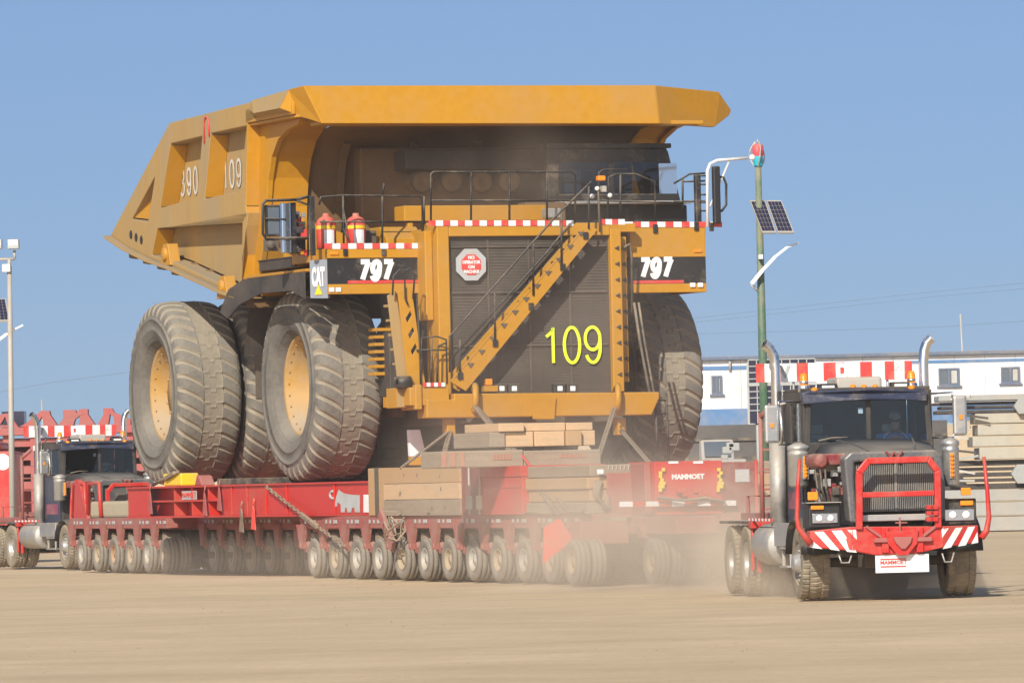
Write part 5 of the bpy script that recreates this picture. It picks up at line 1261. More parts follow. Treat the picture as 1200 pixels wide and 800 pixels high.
    # --- fenders
    for s in (-1, 1):
        mb = MB(); vs = []
        for k in range(9):
            a = R_(10 + k * 20); vs += [(s * .80, -.66 * math.cos(a), .56 + .62 * math.sin(a)), (s * 1.33, -.66 * math.cos(a), .56 + .62 * math.sin(a))]
        mb.add(vs, [(2 * i, 2 * i + 1, 2 * i + 3, 2 * i + 2) for i in range(8)], 0, True); o = part('fender', mb, 'black', t); q = o.modifiers.new('solid', 'SOLIDIFY'); q.thickness = .03
    # --- cab
    wy = 1.35
    zt = AY(1016, 457, 1.2)[1]; zb = .95; zs = AY(1020, 517, wy)[1] - .48; xl, xr = AY(942, 490, wy)[0], AY(1093, 488, wy)[0]
    zw0, zw1 = AY(1020, 517, wy)[1], AY(1020, 469, wy)[1]
    xm = AY(1018, 490, wy)[0]
    mb = MB()
    wl = [(xl + .09, zw0), (xm - .035, zw0), (xm - .035, zw1), (xl + .12, zw1)]; wr = [(xm + .035, zw0), (xr - .09, zw0), (xr - .12, zw1), (xm + .035, zw1)]
    mb.prism('y', [(xl, zb), (xr, zb), (xr, zw0 - .1), (xr - .05, zt), (xl + .05, zt), (xl, zw0 - .1)], wy, wy + .05, 0, [wl, wr])
    # side walls with door windows
    for x, s in ((xl, 1), (xr, -1)):
        mb.prism('x', [(wy + .052, zb), (3.0, zb), (3.0, zt), (wy + .052, zt)], x + (.0 if s > 0 else -.05), x + (.05 if s > 0 else 0), 0, [[(wy + .22, zw0 - .02), (2.45, zw0 - .02), (2.45, zw1 - .02), (wy + .30, zw1 - .02)]])
    mb.box(xl + .05, xr - .05, 3.0, 3.05, zb, zt); mb.box(xl + .02, xr - .02, wy + .051, 3.0, zt - .0, zt + .05); mb.box(xl + .05, xr - .05, wy + .06, 2.99, zb, zb + .06)
    cab_ = part('cab', mb, 'blackdust', t, .012)
    mb = MB(); mb.prism('y', wl, wy + .02, wy + .026); mb.prism('y', wr, wy + .02, wy + .026); part('windscreen', mb, 'glass', cab_)
    for x in (xl + .02, xr - .03):
        mb = MB(); mb.prism('x', [(wy + .22, zw0 - .02), (2.45, zw0 - .02), (2.45, zw1 - .02), (wy + .30, zw1 - .02)], x, x + .006); part('side_window', mb, 'glass', cab_)
    mb = MB(); mb.box(xl + .0 - .02, xl - .004, wy + .15, 2.7, zb + .02, zw0 - .08, 0); mb.box(xl - .025, xl - .021, wy + .3, 2.6, zb + .35, zb + .6, 1); part('door', mb, ['navy', 'magenta'], cab_, .01)
    mb = MB(); mb.box(xl + .06, xr - .06, wy + .12, wy + .5, zb + .1, zw0 - .04); part('dashboard', mb, 'black', cab_, .03)
    mb = MB(); mb.tube([(A.oy(1048, 495, wy + .6)[0] + .19 * math.cos(a), wy + .5 + .06 * math.sin(a), zw0 - .02 + .17 * math.sin(a)) for a in [2 * PI * k / 16 for k in range(17)]], .014, 6); part('steering_wheel', mb, 'black', cab_)
    for x in (xl + .38, A.oy(1048, 495, wy + 1.0)[0]):
        mb = MB(); mb.box(x - .24, x + .24, wy + .75, wy + 1.25, zs - .18, zs); mb.box(x - .23, x + .23, wy + 1.2, wy + 1.34, zs - .02, zw0 + .12); mb.box(x - .14, x + .14, wy + 1.21, wy + 1.32, zw0 + .13, zw0 + .27); part('cab_seat', mb, 'seat', cab_, .04)
    mb = MB(); a = AY(1009, 481, wy); mb.box(a[0] - .035, a[0] + .035, wy + .04, wy + .045, a[1] - .04, a[1] + .04); part('windscreen_sticker', mb, 'white', cab_)
    # wipers
    mb = MB(); mb.tube([A3(959, 516.5, wy - .02), A3(975, 513, wy - .05), A3(994, 512.5, wy - .03)], .014, 5); mb.tube([A3(1025, 528, wy - .12), A3(1063, 526, wy - .1)], .016, 5); mb.tube([A3(990, 516, wy - .02), A3(1025, 528, wy - .12)], .008, 5); part('wiper', mb, 'rubberblk', cab_)
    # visor
    vy = 1.18
    mb = MB(); q = [AY(*p, vy) for p in [(943, 473.5), (941, 461), (950, 458), (1017, 456), (1084, 456), (1088, 459), (1087, 469.5), (1050, 468), (1017, 468), (980, 470)]]
    n = len(q); vs = [(p[0], vy + .10 * abs((p[0] - xm) / 1.0) ** 2, p[1]) for p in q] + [(p[0], vy + .10 * abs((p[0] - xm)) ** 2 + .22, p[1] + .02) for p in q]
    mb.add(vs, [list(range(n)), [i + n for i in reversed(range(n))]] + [[i, (i + 1) % n, (i + 1) % n + n, i + n] for i in range(n)]); part('sun_visor', mb, 'navy', t, .01)
    # roof: air conditioner, lamps, beacons
    mb = MB(); a, b = A3(979, 458, 1.7), A3(1032, 441, 1.7); mb.box(a[0], b[0], 1.6, 2.4, a[2] - .02, b[2]); part('roof_unit', mb, 'palepole', t, .04)
    mb = MB()
    for px in (999, 1012, 1025): x, z = AY(px, 453.5, 1.5); mb.lathe([(.001, -.09), (.04, -.075), (.045, 0)], (x, 1.5, z), 'y', 12)
    for px, py in ((954, 457.5), (1068, 454.5)): x, z = AY(px, py, 1.4); mb.lathe([(.001, -.09), (.045, -.07), (.05, 0)], (x, 1.4, z), 'y', 12)
    part('marker_lamp', mb, 'amber', t)
    for px, py in ((942, 449), (1068, 446)):
        x, z = AY(px, py, 1.75); mb = MB(); mb.lathe([(.001, .15), (.045, .14), (.06, .08), (.06, -.02), (.07, -.02), (.08, -.10), (.08, -.13)], (x, 1.75, z), 'z', 16, 0)
        be = part('beacon', mb, 'amber', t); mb = MB(); mb.lathe([(.075, -.03), (.09, -.04), (.09, -.13), (.03, -.15), (.03, -.22)], (x, 1.75, z), 'z', 16); mb.lathe([(.062, .03), (.066, .02), (.066, .0), (.062, -.01)], (x, 1.75, z), 'z', 16); part('beacon_base', mb, 'chrome', be)
    for px, py in ((970, 454), (1055, 452)):
        a, b = A3(px - 10, py + 4, 1.55), A3(px + 11, py - 5, 1.55); mb = MB(); mb.box(a[0], b[0], 1.55, 1.75, a[2], b[2], 0); mb.box(a[0] + .04, b[0] - .04, 1.53, 1.548, a[2] + .03, b[2] - .03, 1); part('roof_lamp', mb, ['black', 'lens'], t, .015)
    # --- exhaust stacks
    for (x0_, top, lean, ys) in ((909, 402, -6, 2.85), (1082.5, 395, 4, 3.1)):
        x, z1 = AY(x0_, 440, ys); zt_2 = AY(x0_, top, ys)[1]; mb = MB()
        d = .10 if lean > 0 else -.13
        mb.tube([(x, ys, 1.0), (x, ys, 1.02), (x, ys, zt_2 - .38), (x + d * .15, ys, zt_2 - .2), (x + d * .6, ys, zt_2 - .08), (x + d * 1.3, ys - .02, zt_2 - .01)], .075, 16, cap=False)
        st = part('exhaust_stack', mb, 'chrome', t)
        mb = MB(); mb.tube([(x, ys, 1.02), (x, ys, 2.3)], .125, 20); part('heat_shield', mb, 'alu', st)
        mb = MB(); z_ = AY(950, 473, wy)[1]; mb.tube([(x, ys, z_), (xl if x < 0 else xr, ys - .1, z_ + .04)], .02, 6); part('stack_bracket', mb, 'alu', st)
    # --- chrome air cleaners with amber lamp strips
    for (px0, px1, pt, pb) in ((924.5, 947, 519, 571), (1105, 1123, 513, 570)):
        ya_ = 1.05; a, b = A3(px0, pb, ya_), A3(px1, pt, ya_); r = abs(b[0] - a[0]) / 2; xc = (a[0] + b[0]) / 2; mb = MB()
        hz = b[2] - a[2]
        mb.lathe([(.001, 0), (r * .8, .005), (r, .04), (r, hz * .72), (r * 1.03, hz * .73), (r * 1.03, hz * .8), (r * .92, hz * .82), (r * 1.08, hz * .86), (r * 1.08, hz * .93), (r * .5, hz * 1.0), (.001, hz * 1.02)], (xc, ya_, a[2]), 'z', 28)
        ac = part('air_cleaner', mb, 'steelbright', t)
        mb = MB(); xs2 = xc + (r * .45 if px0 < 1000 else -r * .1); mb.box(xs2 - .035, xs2 + .045, ya_ - r - .03, ya_ - r + .02, a[2] + .12, a[2] + hz * .7, 1)
        for k in range(6): z_ = a[2] + .16 + k * (hz * .7 - .14) / 6; mb.lathe([(.001, -.035), (.03, -.02), (.034, 0)], (xs2 + .004, ya_ - r - .03, z_), 'y', 10)
        part('lamp_strip', mb, ['amber', 'alu'], ac)
    # --- mirrors
    for s, (a0, a1) in ((-1, ((897, 519), (913, 474))), (1, ((1118, 510), (1133, 463)))):
        my = 1.15; a, b = A3(*a0, my), A3(*a1, my); mb = MB(); mb.box(a[0], b[0], my, my + .10, a[2], b[2], 0); mi = part('mirror', mb, 'steelbright', t, .035)
        mb = MB(); mb.box(a[0] + .03, b[0] - .03, my + .102, my + .11, a[2] + .05, b[2] - .04); mb.box(a[0] + .08, a[0] + .13, my - .02, my - .002, a[2] + (b[2] - a[2]) * .40, a[2] + (b[2] - a[2]) * .52, 1); part('mirror_glass', mb, ['mirror', 'amber'], mi)
        e = xl if s < 0 else xr; xx = b[0] if s < 0 else a[0]
        mb = MB(); mb.tube([(xx - s * .0, my + .05, b[2] - .03), (xx, my + .05, b[2] + .05), (e, my + .5, b[2] + .04)], .016, 6); mb.tube([(xx, my + .05, a[2] + .03), (xx, my + .05, a[2] - .03), (e, my + .5, a[2] - .02)], .016, 6)
        if s < 0: mb.tube([(xx + .02, my + .02, a[2] - .02), (xx + .03, my - .02, a[2] + .2), (xx + .01, my, b[2] - .02)], .022, 8)
        part('mirror_arm', mb, 'chrome', mi)
    # --- sleeper box, headboard, ballast box
    mb = MB(); mb.box(xl + .15, xr - .15, 3.1, 4.1, 1.1, zt - .15); mb.box(xl + .13, xr - .13, 3.08, 4.12, zt - .15, zt - .02, 1); mb.box(xl + .12, xl + .147, 3.2, 3.95, 1.5, 2.3, 2)
    part('sleeper_box', mb, ['navy', 'white', 'magenta'], t, .02)
    mb = MB(); mb.box(xl + .02, xl + .12, 2.3, 3.3, 1.1, zw1); part('cable_panel', mb, 'woodgrey', t, .02)
    mb = MB(); mb.box(-.85, .85, 4.3, 7.0, 1.13, 1.24); mb.box(-.5, .5, 4.6, 6.2, 1.242, 1.36)
    mb.tube([(-.8, 4.5, 1.24), (-.8, 4.5, 1.5), (-.8, 6.6, 1.5), (-.8, 6.6, 1.24)], .03, 8)
    part('rear_deck', mb, 'reddusty', t, .015)
    mb = MB(); mb.tube([(-1.0, 4.25, 1.1), (-1.0, 4.25, 2.75)], .035, 8); mb.tube([(-1.0, 4.22, 2.7), (-.8, 4.1, 2.9)], .045, 8)
    for k in range(5): mb.bar((-.98, 4.24, 1.3 + k * .3), (-.7, 4.24, 1.3 + k * .3), .03, .03)
    part('rear_ladder', mb, 'reddusty', t)
    # wide load board on the cab roof rear
    b0, b1 = A3(886, 449, 3.3), A3(1069, 422, 3.3); n = 12
    bd = None
    xs = [886, 896, 915, 933.5, 947, 965, 989.5, 1008, 1022, 1037, 1048, 1060, 1069]; colr = [1, 0, 0, 1, 0, 1, 0, 1, 0, 1, 0, 1]
    mb = MB(); zz0, zz1 = A3(980, 446, 3.3)[2], A3(980, 424.5, 3.3)[2]
    for k in range(12): xa = AY(xs[k], 435, 3.3)[0]; xb = AY(xs[k + 1], 435, 3.3)[0]; mb.box(xa, xb, 3.3, 3.33, zz0, zz1, colr[k])
    bd = part('warning_board', mb, ['white', 'redsign'], t)
    text('board_lettering', 'W', .24, 'greyline', bd, (AY(905, 0, 3.3)[0], 3.294, (zz0 + zz1) / 2), bold=.012)
    text('board_lettering', 'D', .28, 'white', bd, (AY(977, 0, 3.3)[0], 3.294, (zz0 + zz1) / 2), bold=.02)
    text('board_lettering', 'M', .16, 'white', bd, (AY(1042.5, 0, 3.3)[0], 3.294, zz1 - .07), bold=.01)
    mb = MB()
    for px in (930, 1040): x = AY(px, 440, 3.34)[0]; mb.tube([(x, 3.36, zt - .3), (x, 3.36, zz1)], .02, 6)
    part('board_post', mb, 'alu', bd)
    # --- side: step, fuel tank, battery box
    for s in (-1, 1):
        mb = MB(); mb.lathe([(.001, 0), (.28, .01), (.31, .05), (.31, 1.35), (.28, 1.39), (.001, 1.4)], (s * .98, 2.35, .78), 'y', 28); part('fuel_tank', mb, 'alu', t)
        mb = MB()
        for z_ in (.45, .72): mb.box(s * .80, s * 1.24, 1.0, 1.6, z_, z_ + .03)
        mb.box(s * .84, s * 1.2, .95, 2.25, .76, 1.1); mb.box(s * 1.15, s * 1.2, .98, 1.02, .45, .76); mb.box(s * 1.15, s * 1.2, 1.58, 1.62, .45, .76)
        part('step', mb, 'alu', t, .01)
        mb = MB(); mb.tube([(s * 1.1, 4.0, 1.05), (s * 1.1, 4.0, .35)], .045, 8); mb.tube([(s * 1.2, 4.02, 1.05), (s * 1.2, 4.02, .38)], .03, 8); mb.box(s * .8, s * 1.25, 3.85, 4.1, 1.02, 1.12); part('landing_leg', mb, 'tred', t, .006)
        mb = MB(); mb.box(s * .62, s * 1.24, 3.9, 6.7, 1.085, 1.125); part('rear_mudguard', mb, 'rubberblk', t)
        mb = MB()
        for k in range(14): mb.box(s * 1.22, s * 1.235, 2.2 + k * .14, 2.34 + k * .14, 1.13, 1.17, k % 2)
        part('edge_pattern', mb, ['redsign', 'white'], t)
    # drawbar
    mb = MB(); mb.bar((0, 7.0, .8), (0, 9.2, .8), .3, .22); part('drawbar', mb, 'reddusty', t, .02)
    return t, (xl, xr, zb, zw0, zw1, wy)
tractor, (txl, txr, tzb, tzw0, tzw1, twy) = make_tractor()
# the pushing tractor at the rear
rear = copy_tree(tractor)
rear['label'] = 'rear heavy road tractor half hidden behind the far end of the transporter'
sr = 48.5; _p = ray(82, 668); YR = 7500 / sr
BR = Frame(_p[0] * YR / _p[1] + 1.1, YR, 21.5)
_x, _y = BR.w(0, 2.5); rear.location = (_x, _y, 0); rear.rotation_euler = (0, 0, BR.rot)

# --- driver: one continuous skinned body, shirt and cap as children
def skin_obj(name, joints, edges, parent, mat, sub=2):
    me = bpy.data.meshes.new(name); me.from_pydata([j[0] for j in joints], edges, []); me.materials.append(M[mat])
    o = link(name, me, parent)
    md = o.modifiers.new('skin', 'SKIN'); me.skin_vertices.new() if not me.skin_vertices else None
    for i, j in enumerate(joints): r = j[1]; me.skin_vertices[0].data[i].radius = r if isinstance(r, tuple) else (r, r)
    me.skin_vertices[0].data[0].use_root = True
    s = o.modifiers.new('sub', 'SUBSURF'); s.levels = sub; s.render_levels = sub; md.use_smooth_shade = True
    return o
sx_, sy_, sz_ = A.oy(1048, 495, twy + 1.0)[0], twy + 1.02, tzw0 - .46
person = skin_obj('person', [((0, 0, .06), .15), ((0, 0, .30), (.15, .11)), ((0, -.02, .50), (.17, .11)), ((0, -.03, .60), .06), ((0, -.05, .70), (.075, .09)), ((0, -.06, .82), (.07, .085)),
                             ((-.2, -.02, .52), .055), ((-.26, -.15, .32), .045), ((-.17, -.38, .34), .035), ((-.15, -.45, .36), (.035, .03)),
                             ((.2, -.02, .52), .055), ((.26, -.15, .32), .045), ((.17, -.38, .34), .035), ((.15, -.45, .36), (.035, .03)),
                             ((-.12, -.3, .05), .085), ((-.13, -.52, .02), .065), ((-.13, -.55, -.3), .05), ((.12, -.3, .05), .085), ((.13, -.52, .02), .065), ((.13, -.55, -.3), .05), ((-.13, -.66, -.34), .035), ((.13, -.66, -.34), .035),
                             ((0, -.145, .745), .015)],
                  [(0, 1), (1, 2), (2, 3), (3, 4), (4, 5), (2, 6), (6, 7), (7, 8), (8, 9), (2, 10), (10, 11), (11, 12), (12, 13), (0, 14), (14, 15), (15, 16), (0, 17), (17, 18), (18, 19), (16, 20), (19, 21), (4, 22)], None, 'skin')
X, Y = A.w(sx_, sy_); person.location = (X, Y, sz_); person.rotation_euler = (0, 0, A.rot)
tag(person, 'person in a blue shirt at the steering wheel of the front tractor', 'person')
sh = skin_obj('shirt', [((0, 0, .10), (.165, .15)), ((0, 0, .30), (.17, .13)), ((0, -.02, .50), (.185, .125)), ((0, -.02, .57), .08), ((-.21, -.02, .52), .072), ((-.25, -.12, .38), .062), ((.21, -.02, .52), .072), ((.25, -.12, .38), .062)],
              [(0, 1), (1, 2), (2, 3), (2, 4), (4, 5), (2, 6), (6, 7)], person, 'shirt')
mb = MB(); mb.lathe([(.001, .12), (.05, .11), (.085, .06), (.092, 0)], (0, -.05, .80), 'z', 16); mb.box(-.06, .06, -.20, -.12, .795, .81)
hp = part('cap', mb, 'hair', person, 0, (0, 0, 0))
mb = MB()
for x in (-.03, .03): mb.box(x - .014, x + .014, -.146, -.12, .755, .77)
mb.box(-.05, .05, -.150, -.145, .752, .774)
part('sunglasses', mb, 'black', person, 0, (0, 0, 0))

# ================================================================== SETTING
def struct(name, mb, mats, bev=0):
    mats = [mats] if isinstance(mats, str) else mats
    o = link(name, mb.mesh(name, mats)); o['kind'] = 'structure'; return bevel(o, bev)
# ground: one sheet, gently uneven, to the horizon
mb = MB(); rg = random.Random(2)
xsG = [-6000, -1500, -400] + [-160 + 4 * k for k in range(0, 81)] + [400, 1500, 6000]
ysG = [-200, 0, 20] + [30 + 3 * k for k in range(0, 90)] + [330, 500, 1500, 9000]
from mathutils import noise
def gz(x, y):
    f = max(0, min(1, (y - 30) / 20)) * (1 if y < 300 else 0)
    z = (noise.noise(Vector((x * .06, y * .03, 0))) * .05 + noise.noise(Vector((x * .25, y * .12, 5))) * .02) * f - .03
    if y > 222: z += 1.2 * min(1, (y - 222) / 15)       # the yard rises behind the stacks
    return z
for y in ysG:
    for x in xsG: mb.v.append((x, y, gz(x, y)))
n = len(xsG)
for j in range(len(ysG) - 1):
    for i in range(n - 1): mb.f.append([j * n + i, j * n + i + 1, (j + 1) * n + i + 1, (j + 1) * n + i]); mb.m.append(0); mb.sm.append(True)
struct('ground', mb, 'ground')
def WY(px, py, Y): X, _Y, Z = ray(px, py); t = Y / _Y; return X * t, HC + Z * t
# small stones lying on the sand
mb = MB(); rs = random.Random(21)
for k in range(170):
    Y = rs.uniform(58, 125); px = rs.uniform(-20, 1220); x, _ = WY(px, 700, Y); s = rs.uniform(.01, .024)
    z = gz(x, Y)
    vs = [(x + s * math.cos(a) * rs.uniform(.7, 1.3), Y + s * math.sin(a) * rs.uniform(.7, 1.3), z - .01) for a in [k2 * PI / 3 for k2 in range(6)]] + [(x + rs.uniform(-.3, .3) * s, Y, z + s * rs.uniform(.5, .9))]
    mb.add(vs, [(i, (i + 1) % 6, 6) for i in range(6)], 0, False)
st = link('gravel', mb.mesh('gravel', ['clod'])); st['kind'] = 'stuff'
tag(st, 'small stones scattered on the sandy yard', 'gravel'); 
# sand bank and dark liner behind
mb = MB(); YB2 = 246
pts = []
for k in range(60):
    px = -100 + k * 24; x, _ = WY(px, 500, YB2); _, z = WY(840, 500, YB2); z += noise.noise(Vector((k * .35, 0, 3))) * .25; pts.append((x, z))
vs = []
for x, z in pts: vs += [(x, YB2 - 5, 1.0), (x, YB2 - 3, z * .55), (x, YB2, z), (x, YB2 + 6, z + .5 * 0), (x, YB2 + 14, 1.1)]
mb.add(vs, [(5 * i + j, 5 * i + 5 + j, 5 * i + 6 + j, 5 * i + 1 + j) for i in range(len(pts) - 1) for j in range(4)], 0, True)
struct('sand_bank', mb, 'ground')
mb = MB(); x0, z0 = WY(700, 545, 236); x1, z1 = WY(1110, 500, 236); _, z1 = WY(840, 498, 236); mb.box(x0, x1, 236, 239, .8, z1); mb.box(x0, x1, 235.9, 235.99, (z0 + z1) / 2 + .1, (z0 + z1) / 2 + .2, 1); mb.box(x0, x1, 234, 235.8, .8, z0 + .2, 1)
solo('dark_container', mb, ['darkgrey', 'rubberblk'], W0, 'long flat dark grey container below the sand bank and the white building', 'container')

# white building with blue bands
YW = 262.0
bd = thing('site_building', W0, WY(1000, 500, YW)[0], YW + 4, 1.2, 'long white modular building with blue bands and small windows', 'building')
x0 = WY(760, 420, YW)[0]; xc = WY(878, 420, YW)[0]; x1 = WY(1330, 420, YW)[0]
zr = WY(1000, 413.5, YW)[1]
def Zat(px, py): return WY(px, py, YW)[1]
slope = (WY(1200, 409, YW)[1] - WY(900, 416.5, YW)[1]) / (WY(1200, 409, YW)[0] - WY(900, 416.5, YW)[0])
zt = Zat(1100, 412); zst = (Zat(1000, 423.5), Zat(1000, 421))
mb = MB(); mb.box(x0, x1, YW, YW + 9, 1.2, zt - .15); x = x0; zc1 = Zat(850, 479)
while x < x1: mb.box(x, x + .02, YW - .02, YW + .05, zc1 + .01, zt - .16, 1); x += 1.25
part('wall', mb, ['bwhite', 'palepole'], bd)
mb = MB(); mb.box(x0 - .2, x1 + .2, YW - .25, YW + 9.2, zt - .148, zt); part('roof', mb, 'bgrey', bd, .02)
zb1, zb0 = Zat(1000, 424), Zat(1000, 427)
mb = MB(); mb.box(xc, x1, YW - .03, YW - .003, zb0 - .02, zb1); mb.box(x0, xc - .01, YW - .03, YW - .003, zb0 - .1, zb1 - .05); part('blue_line', mb, 'bblue', bd)
zc1, zc0 = Zat(850, 479), Zat(850, 498)
mb = MB(); mb.box(x0, x1, YW - .04, YW - .004, zc0 - 1.4, zc1); part('blue_base', mb, 'bblue', bd)
mb = MB(); mb.box(xc - .12, xc + .12, YW - .06, YW - .041, 1.2, zt - .15); part('corner_post', mb, 'palepole', bd)
for px0, px1, py0, py1 in ((834, 846, 440, 462), (1100, 1124, 431, 452), (1173, 1195, 429.5, 449), (1250, 1272, 427, 447)):
    a, za = WY(px0, py1, YW); b, zb_2 = WY(px1, py0, YW); mb = MB()
    mb.box(a, b, YW - .08, YW - .045, za, za + .06); mb.box(a, b, YW - .08, YW - .045, zb_2 - .06, zb_2); mb.box(a, a + .06, YW - .08, YW - .045, za + .061, zb_2 - .061); mb.box(b - .06, b, YW - .08, YW - .045, za + .061, zb_2 - .061)
    mb.box((a + b) / 2 - .04, (a + b) / 2 + .04, YW - .08, YW - .045, za + .061, zb_2 - .061); mb.box(a - .08, b + .08, YW - .12, YW - .03, za - .08, za - .002)
    w = part('window', mb, 'bgrey', bd)
    mb = MB(); mb.box(a + .06, b - .06, YW - .05, YW - .043, za + .06, zb_2 - .06); part('pane', mb, 'window', w)
    mb = MB(); mb.box((a + b) / 2 + .1, b - .1, YW - .054, YW - .051, za + .1, zb_2 - .1); part('blind', mb, 'palepole', w)
# downpipe and roof pipe at left part
mb = MB(); a, za = WY(855, 417, YW); mb.tube([(a, YW - .1, za - .6), (a, YW - .1, za)], .06, 6); part('pipe', mb, 'palepole', bd)

# dark solar array standing in the yard behind the front tractor
ys = 150
x0, z0 = WY(878, 481, ys); x1, z1 = WY(955, 420, ys); zm = WY(900, 450, ys)[1]
ar = thing('solar_array', W0, (x0 + x1) / 2, ys, 0, 'black gridded panel rack behind the left exhaust stack of the front tractor', 'panel rack')
mb = MB(); mb.box(x0, x1, ys, ys + .06, zm + .04, z1); mb.box(x0, x1, ys, ys + .06, z0 - .3, zm - .04); part('panel', mb, 'solar', ar)
mb = MB()
for k in range(9): x = x0 + (x1 - x0) * k / 8; mb.box(x - .012, x + .012, ys - .012, ys - .002, z0 - .3, z1)
for k in range(9): z = z0 + (z1 - z0) * k / 8; mb.box(x0, x1, ys - .024, ys - .013, z - .012, z + .012)
mb.box(x0 - .03, x1 + .03, ys - .03, ys + .08, zm - .038, zm + .038)
for x in (x0 + .2, x1 - .2): mb.tube([(x, ys + .1, 0), (x, ys + .1, z1)], .05, 8)
part('rack_frame', mb, 'greyline', ar)

# crane mats on the right: layers of pale slabs and dark beams
YM = 200.0
def matbox(px0, py0, px1, py1, mat, label, cat, group, depth=2.4, y=YM, bev=.02):
    a, z0 = WY(px0, py1, y); b, z1 = WY(px1, py0, y)
    zz0 = WY(1170, py1, y)[1]; zz1 = WY(1170, py0, y)[1]
    mb = MB(); mb.box(a, b, y, y + depth, zz0, zz1); return solo('crane_mat' if cat == 'mat' else 'steel_beam', mb, mat, W0, label, cat, group, bev)
GM = 'mats stacked on the right'; GB = 'dark beams between the mats'
rows = [(462, 469, 1100, 'concretegrey', 'top thin grey mat of the right hand stack'),
        (484, 496, 1143, 'concrete', 'pale mat with a torn left end, just below the upper dark gap'),
        (497, 510, 1146, 'concrete', 'pale mat, second below the upper dark gap'),
        (511, 523, 1140, 'concrete', 'pale rust streaked mat, third below the upper dark gap'),
        (524, 538, 1148, 'concrete', 'pale mat directly above the lower dark gap'),
        (573, 587, 1104, 'concretegrey', 'grey mat directly below the lower dark gap'),
        (588, 604, 1100, 'concretegrey', 'middle grey mat of the bottom three'),
        (605, 622, 1102, 'concretegrey', 'bottom grey mat resting on dark blocks')]
for y0_, y1_, xs_0, m_, lab in rows: matbox(xs_0, y0_, 1225, y1_ - .4, m_, lab, 'mat', GM)
for i, (y0_, y1_) in enumerate(((470, 473), (474.5, 478), (479.5, 483.6), (538.6, 545), (547, 551), (553, 558), (560, 564), (566, 572.5), (622, 628))):
    lab = ['first dark beam under the top mat', 'second dark beam under the top mat', 'third dark beam under the top mat', 'uppermost dark beam of the lower gap', 'second dark beam in the lower gap', 'middle dark beam in the lower gap', 'fourth dark beam in the lower gap', 'lowest dark beam of the lower gap', 'dark sleeper on the ground under the mats'][i]
    matbox(1096 + (i * 7) % 12, y0_, 1225, y1_, 'blackdust', lab, 'beam', GB, 2.0, YM + .25)
for i, (cx, cy, r) in enumerate(((1199, 476, 11), (1199, 555, 14))):
    a, za = WY(cx, cy, YM - .2); rr_ = r / 37.5; mb = MB()
    mb.prism('y', [(a - rr_, za), (a - rr_ * .5, za + rr_ * .8), (a + rr_ * 3, za + rr_ * .8), (a + rr_ * 3, za - rr_ * .8), (a - rr_ * .5, za - rr_ * .8)], YM - .3, YM + .2)
    solo('wedge_block', mb, 'concretegrey', W0, ('upper' if i == 0 else 'lower') + ' pointed grey block end sticking into a dark gap at the right edge', 'block', bev=.02)
for i in range(9):
    rq = random.Random(40 + i); py = [484, 496, 511, 526, 540, 549, 556, 563, 468][i]; a, za = WY(1104 + rq.uniform(0, 18), py, YM - .1); L = rq.uniform(.5, 1.3)
    mb = MB(); mb.bar((a, YM - .1, za), (a + L, YM - .3, za + rq.uniform(-.2, .2)), .10, .07)
    solo('scrap_bar', mb, ['blackdust', 'concretegrey', 'palepole'][i % 3], W0, ['short bar beside the upper gap', 'pale bar near the torn mat ends', 'bar behind the right mirror of the front tractor', 'thin bar left of the pale mats', 'bar at the top of the lower gap', 'pale bar above the amber lamp pod', 'grey bar in the lower gap behind the right side guard', 'dark bar low in the lower gap', 'pale bar under the top mat'][i], 'bar', 'loose bars at the left end of the mats')

# white vehicle partly seen behind the power unit
yp = 175; px0, px1 = 822, 866
a, z0 = WY(px0, 540, yp); b, z1 = WY(px1, 514, yp)
pk = thing('parked_pickup', W0, (a + b) / 2, yp + 1, 0, 'white pickup with dark windows parked beyond the red power unit', 'pickup')
mb = MB(); h0 = z0 - .3
mb.prism('x', [(yp, .45), (yp + 5.2, .45), (yp + 5.2, h0 + .35), (yp + 3.2, h0 + .3), (yp + 3.0, z1), (yp + 1.6, z1), (yp + .9, h0 + .35), (yp, h0 + .25)], a + .03, b - .1); part('body', mb, 'greyline', pk, .06)
mb = MB(); mb.prism('x', [(yp + .92, h0 + .42), (yp + 1.55, z1 - .06), (yp + 1.52, z1 - .05), (yp + .88, h0 + .42)], a + .12, b - .2); part('windscreen', mb, 'window', pk)
for xx in (a + .02, b - .3):
    for yy in (yp + .9, yp + 4.2):
        mb = MB(); mb.cyl((xx, yy, .4), (xx + .22, yy, .4), .4, 20); part('wheel', mb, 'rubberblk', pk, .03)
mb = MB(); r4 = random.Random(8)
for k in range(4): px = r4.uniform(846, 860); x, z = WY(px, r4.uniform(520, 536), yp - .5); s = r4.uniform(.08, .2); mb.box(x - s, x + s, yp - .6, yp - .2, z - s * .7, z + s * .7)
x, _ = WY(852, 530, yp - .4); mb.box(x - .5, x + .5, yp - .9, yp - .1, .0, WY(852, 538, yp - .4)[1])
solo('generator', mb, 'concretegrey', W0, 'pale grey machine standing right of the white pickup', 'generator', bev=.03)

